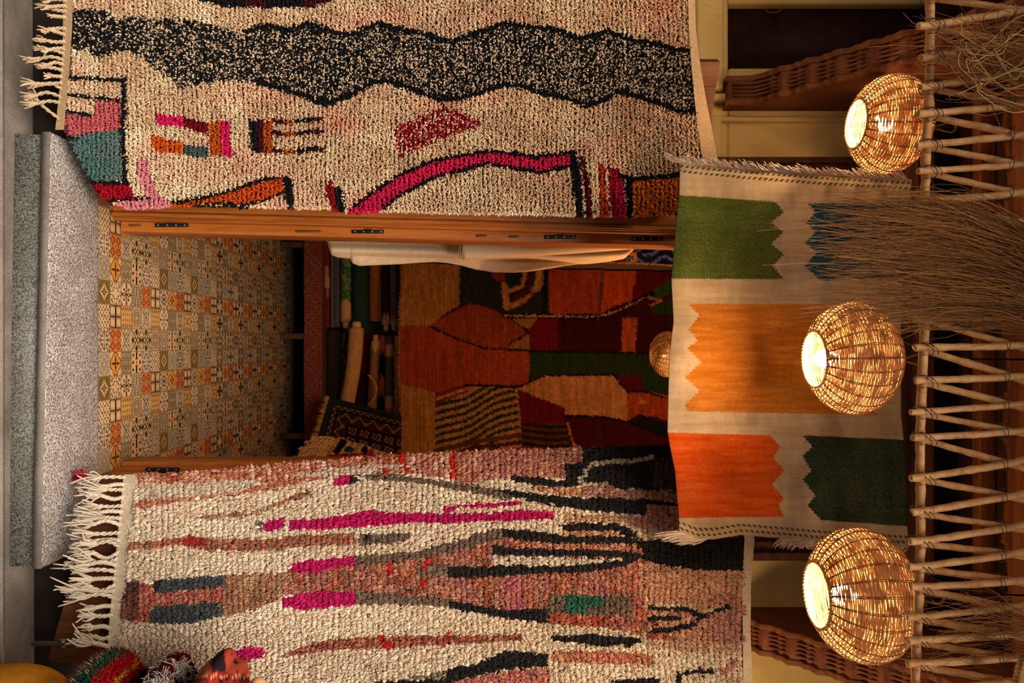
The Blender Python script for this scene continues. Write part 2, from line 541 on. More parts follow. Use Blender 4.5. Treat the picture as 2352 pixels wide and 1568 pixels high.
def motif(kind, u, v):
    """u, v in -1..1 over one tile, returns sRGB colours"""
    c = np.zeros(u.shape + (3,)); c[:] = CREAM
    r = np.hypot(u, v); th = np.arctan2(v, u); au, av = np.abs(u), np.abs(v)
    if kind == 'star':
        c[:] = OLIVE
        paint(c, (au ** .62 + av ** .62) < 1.0, CREAM)
        paint(c, ((au ** .62 + av ** .62) < .98) & (np.minimum(au, av) < .09), (214, 140, 66))
        paint(c, (np.hypot(au - 1, av - 1) < .42) & (np.hypot(au - 1, av - 1) > .28), (140, 124, 80))
        paint(c, r < .26 + .14 * np.cos(4 * th), DKBR)
        paint(c, r < .30, DKBR); paint(c, r < .15, CREAM); paint(c, r < .07, DKBR)
    elif kind == 'dots':
        k = np.sin(u * 12.5) * np.cos(v * 12.5) + .5 * np.cos(u * 25 + v * 12)
        paint(c, k > .35, NAVY); paint(c, (k > .35) & (np.sin(u * 6.2 + v * 4) > .25), MAR)
    elif kind == 'blueflower':
        for q in (np.abs(r - .62 - .16 * np.cos(4 * th)) < .07, (au < .12) & (av < .75) & (av > .25), (av < .12) & (au < .75) & (au > .25),
                  np.hypot(au - 1, av - 1) < .26, np.abs(np.hypot(au - 1, av - 1) - .45) < .06, np.abs(np.hypot(au - .55, av - .55) - .2) < .06):
            paint(c, q, BLUE)
        paint(c, r < .16, MAR); paint(c, r < .08, CREAM)
    elif kind == 'circle':
        c[:] = PALE
        for q in (np.abs(r - .86) < .05, np.abs(np.hypot(au - .42, av - .42) - .34) < .05, np.abs(np.hypot(au - .42, av - .42) - .16) < .04,
                  np.abs(r - .22) < .04, np.hypot(au - 1, av - 1) < .18):
            paint(c, q, (132, 134, 136))
    elif kind == 'lace':
        k = np.cos(u * 12.6) + np.cos(v * 12.6) + 1.1 * np.cos(u * 9) * np.cos(v * 9)
        paint(c, np.abs(k) < .55, DKBR); paint(c, k > 1.9, (74, 66, 70)); paint(c, (np.minimum(au, av) < .05), CREAM)
    elif kind == 'navyx':
        uu = np.abs(au - .5) * 2; vv = np.abs(av - .5) * 2
        paint(c, (vv > uu * .9 + .05), (204, 170, 122)); paint(c, (uu < .25) & (vv < .6), (226, 196, 150))
        paint(c, (uu > .72) | (vv > .76), NAVY)
        paint(c, (np.minimum(au, av) < .09) & (np.sin(u * 22) * np.sin(v * 22) > .2), (96, 92, 92))
    elif kind == 'orange':
        c[:] = ORNG
        uu = np.abs(au - .5) * 2; vv = np.abs(av - .5) * 2; rr = np.hypot(uu, vv)
        paint(c, np.abs(rr - .5) < .12, (132, 66, 38)); paint(c, rr < .18, (120, 62, 40))
        paint(c, np.abs(np.hypot(uu - 1, vv - 1) - .5) < .09, (232, 188, 146)); paint(c, np.abs(rr - .26) < .06, (228, 176, 128))
    elif kind == 'yellow':
        paint(c, (np.sin(u * 20) * np.sin(v * 20) > .5) & (r > .8), MAR)
        q = np.hypot(np.maximum(au, av) - .42, np.minimum(au, av)) - .5
        d = np.maximum(q, (au + av) - 1.12)
        paint(c, d < .10, MAR); paint(c, d < .0, YEL)
        paint(c, (np.hypot(au - .33, v * 1.6) < .2) | (np.hypot(u * 1.6, av - .33) < .2) | (np.minimum(au, av) < .05) & (r < .7), (62, 56, 44))
    elif kind == 'flower':
        paint(c, (np.abs(r - .52 - .2 * np.cos(8 * th)) < .10), DKBR)
        paint(c, r < .16, MAR); paint(c, (r > .2) & (r < .34) & (np.cos(4 * th) > .1), DKBR)
        paint(c, np.hypot(au - 1, av - 1) < .34, GREY); paint(c, (np.hypot(au, av - .82) < .14) | (np.hypot(au - .82, av) < .14), MAR)
    elif kind == 'diamond':
        k = np.abs(((u * 2.5) % 1) - .5) + np.abs(((v * 2) % 1) - .5)
        c[:] = (218, 186, 132); paint(c, k < .40, (196, 140, 66)); paint(c, k < .22, (72, 58, 48)); paint(c, k > .85, CREAM); paint(c, (k > .68) & (k < .74), (110, 92, 66))
    elif kind == 'lattice':
        paint(c, (av > au + .3), (158, 156, 158)); paint(c, (np.hypot(u, av - .8) < .14), CREAM)
        paint(c, (np.abs(au - av) < .08) | (np.abs(au + av - .55) < .05) & (r < .62) | (np.abs(au - av - .42) < .05), (72, 78, 96))
        paint(c, np.hypot(au - .5, av - .5) < .10, NAVY)
    elif kind == 'grid':
        c[:] = (158, 148, 124)
        paint(c, (np.sin(u * 19) > .35) & (np.sin(v * 26) > .0), (84, 80, 68)); paint(c, np.abs(np.sin(v * 4.7 + .5 * np.sin(u * 9))) < .12, CREAM)
    elif kind == 'zigzag':
        k = ((v * 4 + np.abs(((u * 3.5) % 1) - .5) * 1.4) % 1)
        paint(c, k < .5, (92, 86, 88)); paint(c, (k > .62) & (k < .74), (160, 150, 146))
    elif kind == 'ornate':
        c[:] = (208, 192, 164)
        for q in (np.abs(r - .78) < .05, np.abs(r - .5) < .05, np.abs(r - .26) < .05, (np.abs(np.sin(8 * th)) < .3) & (r > .3) & (r < .74), (au > .86) & (np.abs(v) < .5), np.abs(np.hypot(au - 1, av - 1) - .3) < .06):
            paint(c, q, (110, 98, 82))
    elif kind == 'olive':
        paint(c, np.abs(np.sin(u * 6.5) * np.sin(v * 6.5)) > .62, (126, 118, 84)); paint(c, (np.abs(r - .45 - .16 * np.cos(4 * th)) < .09), DKBR)
        paint(c, (np.hypot(au - .9, v) < .17) | (np.hypot(u, av - .85) < .2) | (r < .14), DKBR); paint(c, np.hypot(au - .5, av - .5) < .12, (86, 80, 52))
    elif kind == 'black':
        k = np.abs(((u * 1.5 + .5) % 1) - .5) + np.abs(((v * 1.5 + .5) % 1) - .5)
        paint(c, k < .34, (50, 48, 46)); paint(c, k > .68, YEL); paint(c, (au < .16) & (av > .2), (48, 48, 50)); paint(c, r < .2, ORNG)
    paint(c, (au > .965) | (av > .965), (150, 128, 102))
    return c


SEQ = {0: ['star', 'lace', 'flower', 'zigzag', 'orange', 'navyx', 'lace', 'yellow', 'orange', 'navyx'],
       1: ['dots', 'navyx', 'diamond', 'ornate', 'lattice', 'diamond', 'flower', 'grid', 'lattice', 'diamond'],
       2: ['blueflower', 'orange', 'lattice', 'olive', 'olive', 'ornate', 'zigzag', 'black', 'olive', 'ornate'],
       3: ['circle', 'yellow', 'grid', 'black', 'blueflower', 'dots', 'star', 'circle', 'blueflower', 'dots']}
T = 0.1007; X0 = -0.2576; Y0 = 3.22


def floor_tiles():
    mb = MB()
    for col in range(31):
        n = 26 if col < 6 else (18 if col < 14 else 12)
        ya = Y0 + col * T
        for row in range(-8, 14):
            xa = X0 + row * T
            # leave out what lies far outside the doorway
            if abs(xa + T / 2) > 0.62 + (col * T) * 0.32:
                continue
            k = SEQ[row % 4][col if col < 6 else 6 + (col - 6) % 4]
            g = np.linspace(0, 1, n); U, V = np.meshgrid(g, g, indexing='ij')
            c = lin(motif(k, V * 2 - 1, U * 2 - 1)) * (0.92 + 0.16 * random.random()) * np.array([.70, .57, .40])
            v = np.stack([xa + U * T, ya + V * T, np.zeros_like(U)], -1).reshape(-1, 3)
            mb.add(v, gridfaces(n, n), c.reshape(-1, 3))
    # plain tiles at the edges of the room
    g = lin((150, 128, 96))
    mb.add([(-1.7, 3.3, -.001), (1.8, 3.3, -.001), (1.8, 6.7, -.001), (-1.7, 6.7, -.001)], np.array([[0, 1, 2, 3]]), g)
    return struct(mb.build('floor', M['tile'], smooth=False), 'patterned patchwork tile floor inside the shop doorway', 'floor')


floor_tiles()

# ---- street, kerb strip and the granite doorstep
mb = MB(); box(mb, -5, 5, -4, 2.80, -0.45, -0.146)
struct(mb.build('pavement', M['pave'], smooth=False), 'grey street paving in front of the doorstep', 'pavement')
mb = MB()
hexa(mb, [(-5, 2.815, -.45), (5, 2.79, -.45), (5, 3.3, -.45), (-5, 3.3, -.45), (-5, 2.815, -.142), (5, 2.79, -.118), (5, 3.3, -.118), (-5, 3.3, -.142)])
kb = struct(mb.build('kerb_strip', M['concrete'], smooth=False), 'concrete kerb strip running along the foot of the shop front', 'kerb')
mb = MB(); hexa(mb, [(-5, 2.797, -.4), (5, 2.772, -.4), (5, 2.79, -.4), (-5, 2.815, -.4), (-5, 2.797, -.140), (5, 2.772, -.116), (5, 2.79, -.116), (-5, 2.815, -.140)])
mb.build('mortar_joint', M['slabedge'], kb, smooth=False)
mb = MB()
hexa(mb, [(-.768, 2.875, -.034), (.815, 2.815, -.034), (.822, 3.222, -.034), (-.768, 3.222, -.034),
          (-.768, 2.875, -.001), (.815, 2.815, -.001), (.822, 3.222, -.001), (-.768, 3.222, -.001)])
slab = struct(mb.build('doorstep', M['granite'], smooth=False, bevel=.004), 'speckled granite doorstep slab in front of the tiled floor', 'doorstep')
mb = MB()
hexa(mb, [(-.768, 2.871, -.034), (.815, 2.811, -.034), (.815, 2.826, -.034), (-.768, 2.886, -.034),
          (-.768, 2.871, -.003), (.815, 2.811, -.003), (.815, 2.826, -.003), (-.768, 2.886, -.003)])
mb.build('slab_edge', M['slabedge'], slab, smooth=False)
mb = MB()
hexa(mb, [(-.76, 2.862, -.2), (.812, 2.832, -.2), (.812, 3.2, -.2), (-.76, 3.2, -.2),
          (-.76, 2.882, -.0345), (.812, 2.832, -.0345), (.812, 3.2, -.0345), (-.76, 3.2, -.0345)])
mb.build('riser', M['granite2'], slab, smooth=False)

# near-black blocks added under the door leaves to stand in for shade
for nm, a, b, lab in (('shade_block_left', -4, -.775, 'left'), ('shade_block_right', .83, 4, 'right')):
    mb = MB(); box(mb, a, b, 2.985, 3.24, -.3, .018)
    struct(mb.build(nm, M['shadedark'], smooth=False, bevel=.006), 'near-black block standing in for shade at the foot of the wall ' + lab + ' of the doorstep', 'shade block')

# ---- front wall around the doorway (plastered), with the dark window of the left bay
WY = 3.25


def wallblock(name, parts, material='plaster', label=None):
    mb = MB()
    for p in parts:
        box(mb, *p)
    return struct(mb.build(name, M[material], smooth=False, bevel=.012), label, 'wall')


wallblock('wall_left', [(-4, -.60, WY, WY + .2, -.3, 2.60), (-1.135, -.60, WY, WY + .2, 2.60, 3.9), (-4, -1.40, WY, WY + .2, 2.60, 3.9),
                        (-1.40, -1.135, WY + .12, WY + .2, 2.60, 3.9)], label='yellow plastered shop wall left of the doorway')
wallblock('wall_right', [(.60, 4, WY, WY + .2, -.3, 3.9)], label='yellow plastered shop wall right of the doorway')
wallblock('wall_above_door', [(-.60, .60, WY, WY + .2, 2.55, 3.9)], label='plastered wall over the shop doorway')
# raised plaster frames of the left and right panels
mb = MB()
box(mb, -1.02, -.985, 3.215, 3.26, 2.5, 3.9); box(mb, -.93, -.905, 3.225, 3.26, 2.56, 3.36); box(mb, -.93, -.73, 3.225, 3.26, 2.52, 2.565)
box(mb, -1.60, -1.03, 3.215, 3.26, 2.46, 2.57)
struct(mb.build('trim_1', M['plaster'], smooth=False, bevel=.01), 'raised plaster bands framing the wall panel left of the door', 'trim')
# dark board filling the window opening of the left bay
mb = MB(); box(mb, -1.40, -1.135, 3.30, 3.36, 2.595, 3.9)
w = struct(mb.build('window_1', M['board'], smooth=False), 'dark boarded window opening high on the left wall', 'window')
mb = MB(); tube(mb, spline(P(*np.array([(1860, 0), (1800, 4), (1765, 12), (1762, 26), (1785, 28), (1802, 14), (1806, 2)]).T, 3.27), 30), .0022, 5)
mb.build('loose_wire', M['cord'], w)
# dark timber casing round the doorway and transom, behind the flat woven rug
mb = MB()
box(mb, -.745, -.615, 3.16, 3.26, 2.2, 3.36); box(mb, .775, .885, 3.16, 3.26, 2.2, 3.36); box(mb, -.745, .885, 3.16, 3.26, 3.28, 3.42)
box(mb, .80, .815, 3.145, 3.17, 2.2, 3.36); box(mb, .845, .86, 3.145, 3.17, 2.2, 3.36); box(mb, -.73, -.715, 3.145, 3.17, 2.2, 3.36)
struct(mb.build('trim_2', M['oldwood'], smooth=False, bevel=.004), 'dark stained timber casing around the transom over the door', 'trim')
# timber beam the flat rug hangs from
mb = MB(); box(mb, -.80, .95, 2.875, 2.955, 3.135, 3.24); box(mb, -.80, .95, 2.87, 2.96, 3.17, 3.185)
for xx in (-.75, .88):
    box(mb, xx, xx + .05, 2.95, 3.26, 3.15, 3.22)
struct(mb.build('trim_3', M['oldwood'], smooth=False, bevel=.004), 'dark timber beam behind the top edge of the flat woven rug', 'trim')

# ---- varnished door frame with its hinge plates
fr = struct(thing('door_1', (0, 3.4, 0), 'varnished pine door frame with black hinge plates', 'door frame'))


def lean(mb, s):
    # the old left post stands a little out of plumb
    if s < 0:
        mb.v = [v + np.stack([.026 * v[:, 2], 0 * v[:, 2], 0 * v[:, 2]], -1) for v in mb.v]


def side_post(s, x_out, x_mid, x_in, lab):
    mb = MB()
    e = lambda a, b: (min(a, b), max(a, b))
    X = lambda a: s * a
    # outer casing, a groove moulding, rebate post
    for (a, b, y0, y1, zt) in ((x_out + .13, x_mid + .028, 3.33, 3.47, 2.5), (x_mid + .028, x_mid + .022, 3.335, 3.47, 2.5), (x_mid + .022, x_mid + .006, 3.322, 3.47, 2.5),
                               (x_mid + .006, x_mid, 3.333, 3.47, 2.5), (x_mid, x_mid - .008, 3.345, 3.47, 2.5)):
        lo, hi = e(X(a), X(b)); box(mb, lo, hi, y0, y1, 0.004, zt)
    lean(mb, s); mb.build('casing', M['pine'], fr, smooth=False, bevel=.003)
    mb = MB(); lo, hi = e(X(x_mid - .004), X(x_in)); box(mb, lo, hi, 3.405, 3.56, 0.004, 2.5); lean(mb, s)
    mb.build('rebate_post', M['pine'], fr, smooth=False, bevel=.004)
    return X(x_mid - .004), X(x_in)


a, b = side_post(-1, .515, .528, .478, 'left')
zs = lambda x: H + (x - CX) / F * 3.403
for (x0, x1, yc) in ((356, 433, 517), (808, 882, 532), (1250, 1323, 544), (1450, 1522, 549)):
    xc = (yc - CY) / F * 3.403
    mb = MB(); box(mb, xc - .008, xc + .008, 3.400, 3.406, zs(x0), zs(x1)); box(mb, xc - .012, xc - .006, 3.400, 3.406, zs(x0 + 28), zs(x1 - 28))
    h = mb.build('hinge_plate', M['iron'], fr, smooth=False, bevel=.001)
    for t in (.1, .37, .63, .9):
        mb = MB(); z = zs(x0 + (x1 - x0) * t)
        lathe(mb, [(0.0005, 0), (.0045, 0), (.0045, .0015), (.002, .0025), (.0005, .0018)], (0, 0, 0), 10)
        mb.v[0] = np.stack([xc + mb.v[0][:, 0], 3.3995 - mb.v[0][:, 2], z + mb.v[0][:, 1]], -1)
        mb.build('screw', M['steel'], h)
for (x0, x1, yc) in ((678, 738, 531), (1092, 1118, 541), (1168, 1192, 543), (295, 325, 517)):
    xc = (yc - CY) / F * 3.403
    mb = MB(); pts = [(xc, 3.4045, zs(x0)), (xc, 3.4035, zs(x0 + 3)), (xc, 3.4035, zs(x1 - 3)), (xc, 3.4045, zs(x1))]
    tube(mb, pts, [.002, .0052, .0052, .002], 10, flat=.25)
    tag(mb.build('latch_slot', M['doorwood'], fr), 'long shallow slot cut into the left post')
a, b = side_post(1, .565, .548, .522, 'right')
for (x0, x1, yc) in ((336, 413, 1078),):
    xc = (yc - CY) / F * 3.32
    z0 = H + (x0 - CX) / F * 3.32; z1 = H + (x1 - CX) / F * 3.32
    mb = MB(); box(mb, xc - .009, xc + .009, 3.316, 3.324, z0, z1); box(mb, xc + .006, xc + .014, 3.316, 3.324, z0 + .05, z1 - .05)
    h = mb.build('hinge_plate', M['iron'], fr, smooth=False, bevel=.001)
    for t in (.1, .37, .63, .9):
        mb = MB(); z = z0 + (z1 - z0) * t
        lathe(mb, [(0.0005, 0), (.0045, 0), (.0045, .0015), (.002, .0025), (.0005, .0018)], (0, 0, 0), 10)
        mb.v[0] = np.stack([xc + mb.v[0][:, 0], 3.3155 - mb.v[0][:, 2], z + mb.v[0][:, 1]], -1)
        mb.build('screw', M['steel'], h)
mb = MB(); box(mb, -.64, .66, 3.33, 3.56, 2.5, 2.6); mb.build('head_rail', M['pine'], fr, smooth=False, bevel=.004)


# ---- the two door leaves, swung out against the wall, each carrying a rug
def leaf(name, s, hx, hy, width, z0, z1, label):
    d = np.array([s * .841, -.541, 0.0]); n = np.array([s * .541, .841, 0.0])     # along the leaf, and away from the street
    o = struct(thing(name, (hx, hy, z0), label, 'door'))
    def slab_(mb, a0, a1, b0, b1, t0, t1):
        p = []
        for z in (b0, b1):
            for (a, t) in ((a0, t0), (a1, t0), (a1, t1), (a0, t1)):
                q = np.array([hx, hy, 0]) + d * a + n * t; q[2] = z; p.append(q)
        hexa(mb, p)
    mb = MB(); slab_(mb, 0, width, z0, z1, 0.012, .04)
    mb.build('core_board', M['doorwood'], o, smooth=False, bevel=.002)
    for (a0, a1, b0, b1, nm) in ((0, .09, z0, z1, 'stile'), (width - .09, width, z0, z1, 'stile'), (.09, width - .09, z0, z0 + .16, 'rail'), (.09, width - .09, z1 - .12, z1, 'rail'),
                                 (.09, width - .09, 1.05, 1.2, 'rail')):
        mb = MB(); slab_(mb, a0, a1, b0, b1, 0.0, .044); mb.build(nm, M['doorwood'], o, smooth=False, bevel=.003)
    return o, d, n


leaf('door_2', -1, -.55, 3.165, .56, .03, 2.45, 'open wooden door leaf behind the black-banded rug')
rl, rd, rn = leaf('door_3', 1, .545, 3.165, .70, .035, 2.36, 'open wooden door leaf behind the cream and magenta rug')
q = np.array([.545, 3.165, 0]) + rd * .645 - rn * .012
mb = MB(); tube(mb, [(q[0], q[1], -.03), (q[0], q[1], .26)], .009, 10); box(mb, q[0] - .018, q[0] + .018, q[1] - .006, q[1] + .016, .06, .09); box(mb, q[0] - .018, q[0] + .018, q[1] - .006, q[1] + .016, .19, .22)
tag(mb.build('floor_bolt', M['steel'], rl, smooth=False), 'steel bolt sticking out below the door')

# ---- eaves over the pavement: planks, beams and a carved valance board
mb = MB()
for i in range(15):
    y = 1.22 + i * .145  # front planks lie out of view, extended to keep sun off the lattice
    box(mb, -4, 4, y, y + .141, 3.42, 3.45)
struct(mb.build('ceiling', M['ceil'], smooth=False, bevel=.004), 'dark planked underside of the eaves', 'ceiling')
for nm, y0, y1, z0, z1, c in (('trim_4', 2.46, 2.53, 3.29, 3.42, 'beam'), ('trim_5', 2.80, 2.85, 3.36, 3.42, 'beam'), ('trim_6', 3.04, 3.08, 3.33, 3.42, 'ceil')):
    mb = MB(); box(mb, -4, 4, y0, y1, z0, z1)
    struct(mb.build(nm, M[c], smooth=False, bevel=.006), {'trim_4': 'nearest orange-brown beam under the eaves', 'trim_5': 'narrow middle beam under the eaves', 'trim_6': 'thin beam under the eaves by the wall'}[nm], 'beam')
xs = np.linspace(-4, 4, 900)
ed = 3.345 + .016 * np.abs(np.sin(xs * 9.2)) ** .55 + .006 * np.sign(np.sin(xs * 18.4))
vv = np.concatenate([np.stack([xs, xs * 0 + 2.64, ed], -1), np.stack([xs, xs * 0 + 2.64, xs * 0 + 3.42], -1), np.stack([xs, xs * 0 + 2.665, ed], -1), np.stack([xs, xs * 0 + 2.665, xs * 0 + 3.42], -1)])
i = np.arange(899); N = 900
mb = MB(); mb.add(vv, [np.stack([i, i + 1, N + i + 1, N + i], -1), np.stack([2 * N + i + 1, 2 * N + i, 3 * N + i, 3 * N + i + 1], -1), np.stack([i + 1, i, 2 * N + i, 2 * N + i + 1], -1)])
struct(mb.build('trim_7', M['beam'], smooth=False), 'scalloped valance board under the eaves', 'valance')


# ---- carved brackets carrying the eaves
def bracket(x0, x1, zb, label):
    o = thing('carved_bracket', ((x0 + x1) / 2, 3.25, zb), label, 'bracket', 'carved eaves brackets')
    # stepped underside profile in (depth, height)
    prof = [(3.25, zb), (3.17, zb), (3.165, zb + .10), (3.13, zb + .14)]
    y, z = 3.13, zb + .14
    for k in range(9):
        y2, z2 = y - .088, z + .073
        prof += [(y - .01, z + .006), (y - .028, z + .008), (y - .036, z + .024), (y - .075, z + .032), (y2, z2)]
        y, z = y2, z2
    prof += [(y - .02, 3.42), (3.25, 3.42)]
    w = x1 - x0
    mb = MB(); prism(mb, prof, x0 + .022, x1 - .022)
    mb.build('body', M['bracketwood'], o, smooth=False, bevel=.003)
    for a, b in ((x0, x0 + .022), (x1 - .022, x1)):
        mb = MB(); prism(mb, [(p, q - (.012 if 0 < i < len(prof) - 2 else 0)) for i, (p, q) in enumerate(prof)], a, b)
        mb.build('stepped_cheek', M['bracketwood'], o, smooth=False, bevel=.002)
    path = [(3.163, zb + .012), (3.158, zb + .10)] + [(p - .004, q - .006) for p, q in prof[4::5]]
    for t in (.30, .43, .56, .69):
        mb = MB(); tube(mb, [(x0 + w * t, p, q) for p, q in path], .0055, 6)
        mb.build('ridge', M['bracketwood'], o)
    return o


bracket(-1.075, -.955, 2.575, 'carved stepped wooden bracket left of the upper left lamp')
bracket(1.10, 1.225, 2.50, 'carved stepped wooden bracket behind the lowest right lamp')

# ---- shop interior shell
mb = MB(); box(mb, -1.75, 1.85, 6.62, 6.75, 0, .93); box(mb, -1.75, 1.85, 5.975, 6.75, .93, 3.1); struct(mb.build('wall_back', M['innerwall'], smooth=False), 'brown back wall of the shop', 'wall')
mb = MB(); box(mb, -1.72, -.535, 5.222, 5.26, 2.0, 3.12)
struct(mb.build('trim_8', M['innerwall'], smooth=False, bevel=.004), 'board hung from the ceiling behind the red and blue speckled rug', 'board')
mb = MB(); box(mb, -1.85, -1.7, 3.45, 6.62, 0, 3.1); struct(mb.build('wall_inner_left', M['innerwall'], smooth=False), 'left inner wall of the shop', 'wall')
mb = MB(); box(mb, 1.8, 1.95, 3.45, 6.62, 0, 3.1); struct(mb.build('wall_inner_right', M['innerwall'], smooth=False), 'right inner wall of the shop', 'wall')
mb = MB(); box(mb, -1.85, 1.95, 3.45, 6.75, 3.1, 3.2); struct(mb.build('ceiling_inner', M['innerwall'], smooth=False), 'ceiling inside the shop', 'ceiling')

# ================================================================== RUGS ON THE DOOR LEAVES
def rgb(n, c):
    return np.tile(lin(c), (n, 1))


def DL(x, y):
    k = (CY - y) / F
    D = 3.40 / (1 + .644 * k)
    return D + .012 * np.sin(x / 110.0 + y / 90.0) + .02 * np.clip((y - 440) / 60.0, 0, 1) ** 2 - .014 * np.exp(-((y - 330) / 60.0) ** 2) + .016 * np.sin((x + .9 * y) / 58.0) * np.clip((x - 1150) / 250.0, 0, 1) * np.clip((y - 150) / 120.0, 0, 1)


LP = [(165, -30), (160, 100), (150, 180), (142, 280), (150, 315), (178, 370), (205, 418), (228, 452), (255, 466), (300, 479), (340, 477), (390, 474), (450, 471),
      (560, 474), (660, 477), (760, 479), (800, 487), (900, 484), (1050, 490), (1200, 491), (1340, 495), (1440, 496), (1560, 491), (1640, 492), (1652, 470), (1650, 400),
      (1638, 372), (1622, 290), (1612, 225), (1603, 150), (1596, 100), (1594, -30)]
LUP = [(120, 18), (165, 20), (245, 22), (265, 45), (300, 40), (400, 42), (450, 45), (510, 60), (560, 72), (620, 57), (665, 68), (710, 52), (785, 80), (820, 75), (865, 53), (950, 72),
       (985, 80), (1040, 95), (1100, 72), (1160, 53), (1280, 68), (1330, 88), (1395, 71), (1450, 90), (1520, 100), (1545, 113), (1600, 115)]
LLO = [(120, 108), (163, 110), (200, 115), (225, 130), (250, 132), (260, 122), (295, 115), (330, 130), (355, 155), (400, 185), (410, 203), (440, 195), (500, 185), (560, 187), (590, 190), (640, 200),
       (700, 220), (750, 240), (800, 222), (860, 188), (890, 185), (960, 210), (1010, 228), (1060, 225), (1120, 206), (1160, 194), (1200, 198), (1250, 215), (1300, 225), (1350, 243), (1390, 228),
       (1420, 210), (1460, 220), (1520, 240), (1560, 255), (1640, 256)]
BK = (26, 28, 30); MAG = (214, 30, 92); PINK = (222, 116, 130); RED = (166, 16, 34); DRED = (112, 18, 26); ORA = (206, 86, 18); MARO = (66, 20, 30); TEAL = (84, 116, 112)


def col_left(x, y, rnd):
    n = len(x)
    m1 = fbm(x / 70, y / 34, 1, 4); m2 = fbm(x / 26, y / 110, 9, 3)
    c = np.array([222, 190, 152.]) + (m1 - .5)[:, None] * np.array([60, 70, 64]) + (m2 - .5)[:, None] * np.array([26, 44, 40])
    c = c + np.clip((fbm(x / 120, y / 60, 21, 2) - .5), 0, 1)[:, None] * np.array([20, -40, -26])       # pinkish drifts
    c = c + np.clip((y - 380) / 100, 0, 1)[:, None] * np.array([14, 14, 16])
    sp = rnd
    def P_(pts, k): c[inpoly(x, y, pts)] = k
    up = np.interp(x, *np.array(LUP).T); lo = np.interp(x, *np.array(LLO).T)
    band = (y > up) & (y < lo)
    dens = np.where(x < 300, .16 + .12 * m2, .34 + .20 * (m2 - .5) + .10 * np.clip((x - 500) / 800, 0, 1)) + .25 * (fbm(x / 26, y / 26, 4, 2) - .5)
    dark = band & (sp > dens)
    c[dark] = BK
    ll = np.array([206, 180, 150.])
    c[band & ~dark] = ll
    c[(np.abs(y - up) < 6) & (x > 560)] = BK; c[(np.abs(y - lo + 1) < 6.5) & (x > 590)] = BK
    P_([(440, -40), (455, 0), (520, 15), (580, 18), (640, 18), (720, 15), (765, 1), (790, -40)], BK)
    for a, b in ((565, 612), (700, 770)):
        c[(x > a) & (x < b) & (y < np.interp(x, [440, 520, 640, 720, 765], [0, 15, 18, 15, 0]))] = MARO
    # boxed motif at the lower left corner
    P_([(218, 232), (280, 230), (283, 298), (220, 305), (145, 318), (136, 285), (142, 256), (218, 265)], (196, 96, 100))
    P_([(146, 318), (190, 306), (282, 299), (284, 412), (205, 416), (172, 360)], TEAL)
    g = inpoly(x, y, [(146, 318), (190, 306), (282, 299), (284, 412), (205, 416), (172, 360)]) & (fbm(x / 30, y / 30, 6, 2) > .52)
    c[g] = (98, 118, 114)
    P_([(204, 420), (300, 424), (312, 456), (250, 462), (224, 446)], RED)
    for s, w in (([(150, 176), (287, 184)], 9), ([(286, 180), (284, 300), (288, 415)], 11), ([(148, 216), (276, 229)], 8), ([(142, 254), (216, 264)], 8), ([(200, 417), (296, 420)], 8), ([(250, 461), (345, 453)], 6), ([(140, 316), (180, 316)], 7)):
        c[onstroke(x, y, s, w)] = BK
    P_([(255, 466), (345, 455), (330, 430), (315, 390), (316, 366), (330, 360), (343, 368), (347, 400), (360, 435), (396, 470), (390, 482), (300, 484)], (228, 136, 148))
    P_([(355, 261), (375, 261), (425, 268), (422, 289), (365, 286)], MAG); P_([(425, 268), (480, 282), (481, 310), (425, 291)], DRED)
    P_([(482, 282), (510, 278), (512, 356), (482, 359)], (190, 82, 22)); P_([(510, 277), (528, 275), (535, 359), (513, 359)], MAG)
    P_([(350, 308), (422, 325), (421, 351), (370, 349), (352, 338)], ORA); P_([(422, 332), (480, 336), (481, 358), (450, 361), (422, 351)], (74, 90, 92))
    P_([(575, 275), (590, 275), (592, 350), (578, 350)], BK); P_([(590, 275), (607, 275), (608, 350), (591, 350)], MARO); P_([(607, 275), (627, 275), (627, 351), (607, 351)], (180, 78, 24))
    for ya in (276, 304, 344):
        for a, b, k in ((627, 652, MARO), (652, 681, (172, 72, 24)), (681, 724, BK), (724, 745, MARO)):
            yy = ya + 3.0 * np.sin((x - 627) / 22.0)
            c[(x > a) & (x < b) & (np.abs(y - yy) < 5)] = k
    d = inpoly(x, y, [(905, 290), (1020, 242), (1112, 283), (1000, 325), (918, 362)])
    c[d & (sp > .30)] = (150, 16, 30); c[d & (sp <= .30)] = (224, 196, 170)
    up2 = np.interp(x, [790, 800, 860, 930, 990, 1050, 1120, 1200, 1230, 1310], [490, 482, 438, 395, 370, 357, 346, 354, 359, 349])
    lo2 = np.interp(x, [790, 870, 930, 1000, 1060, 1125, 1180, 1240, 1310], [492, 484, 440, 405, 390, 373, 385, 394, 381])
    pb = (y > up2) & (y < lo2) & (x > 795) & (x < 1312)
    c[pb] = (216, 36, 84)
    c[(np.abs(y - up2) < 4.5) & (x > 805) & (x < 1320)] = BK; c[(np.abs(y - lo2) < 4.5) & (x > 880) & (x < 1320)] = BK
    P_([(1308, 350), (1325, 350), (1336, 420), (1341, 500), (1324, 500), (1315, 420)], BK)
    P_([(1326, 352), (1336, 352), (1345, 420), (1350, 500), (1342, 500), (1336, 420)], (232, 208, 190))
    P_([(1333, 354), (1345, 366), (1354, 420), (1362, 500), (1347, 500), (1341, 430)], (96, 16, 22))
    P_([(1371, 370), (1390, 378), (1394, 440), (1400, 500), (1378, 500), (1375, 420)], (190, 66, 28))
    P_([(1391, 378), (1397, 380), (1402, 440), (1408, 500), (1400, 500)], (232, 208, 190))
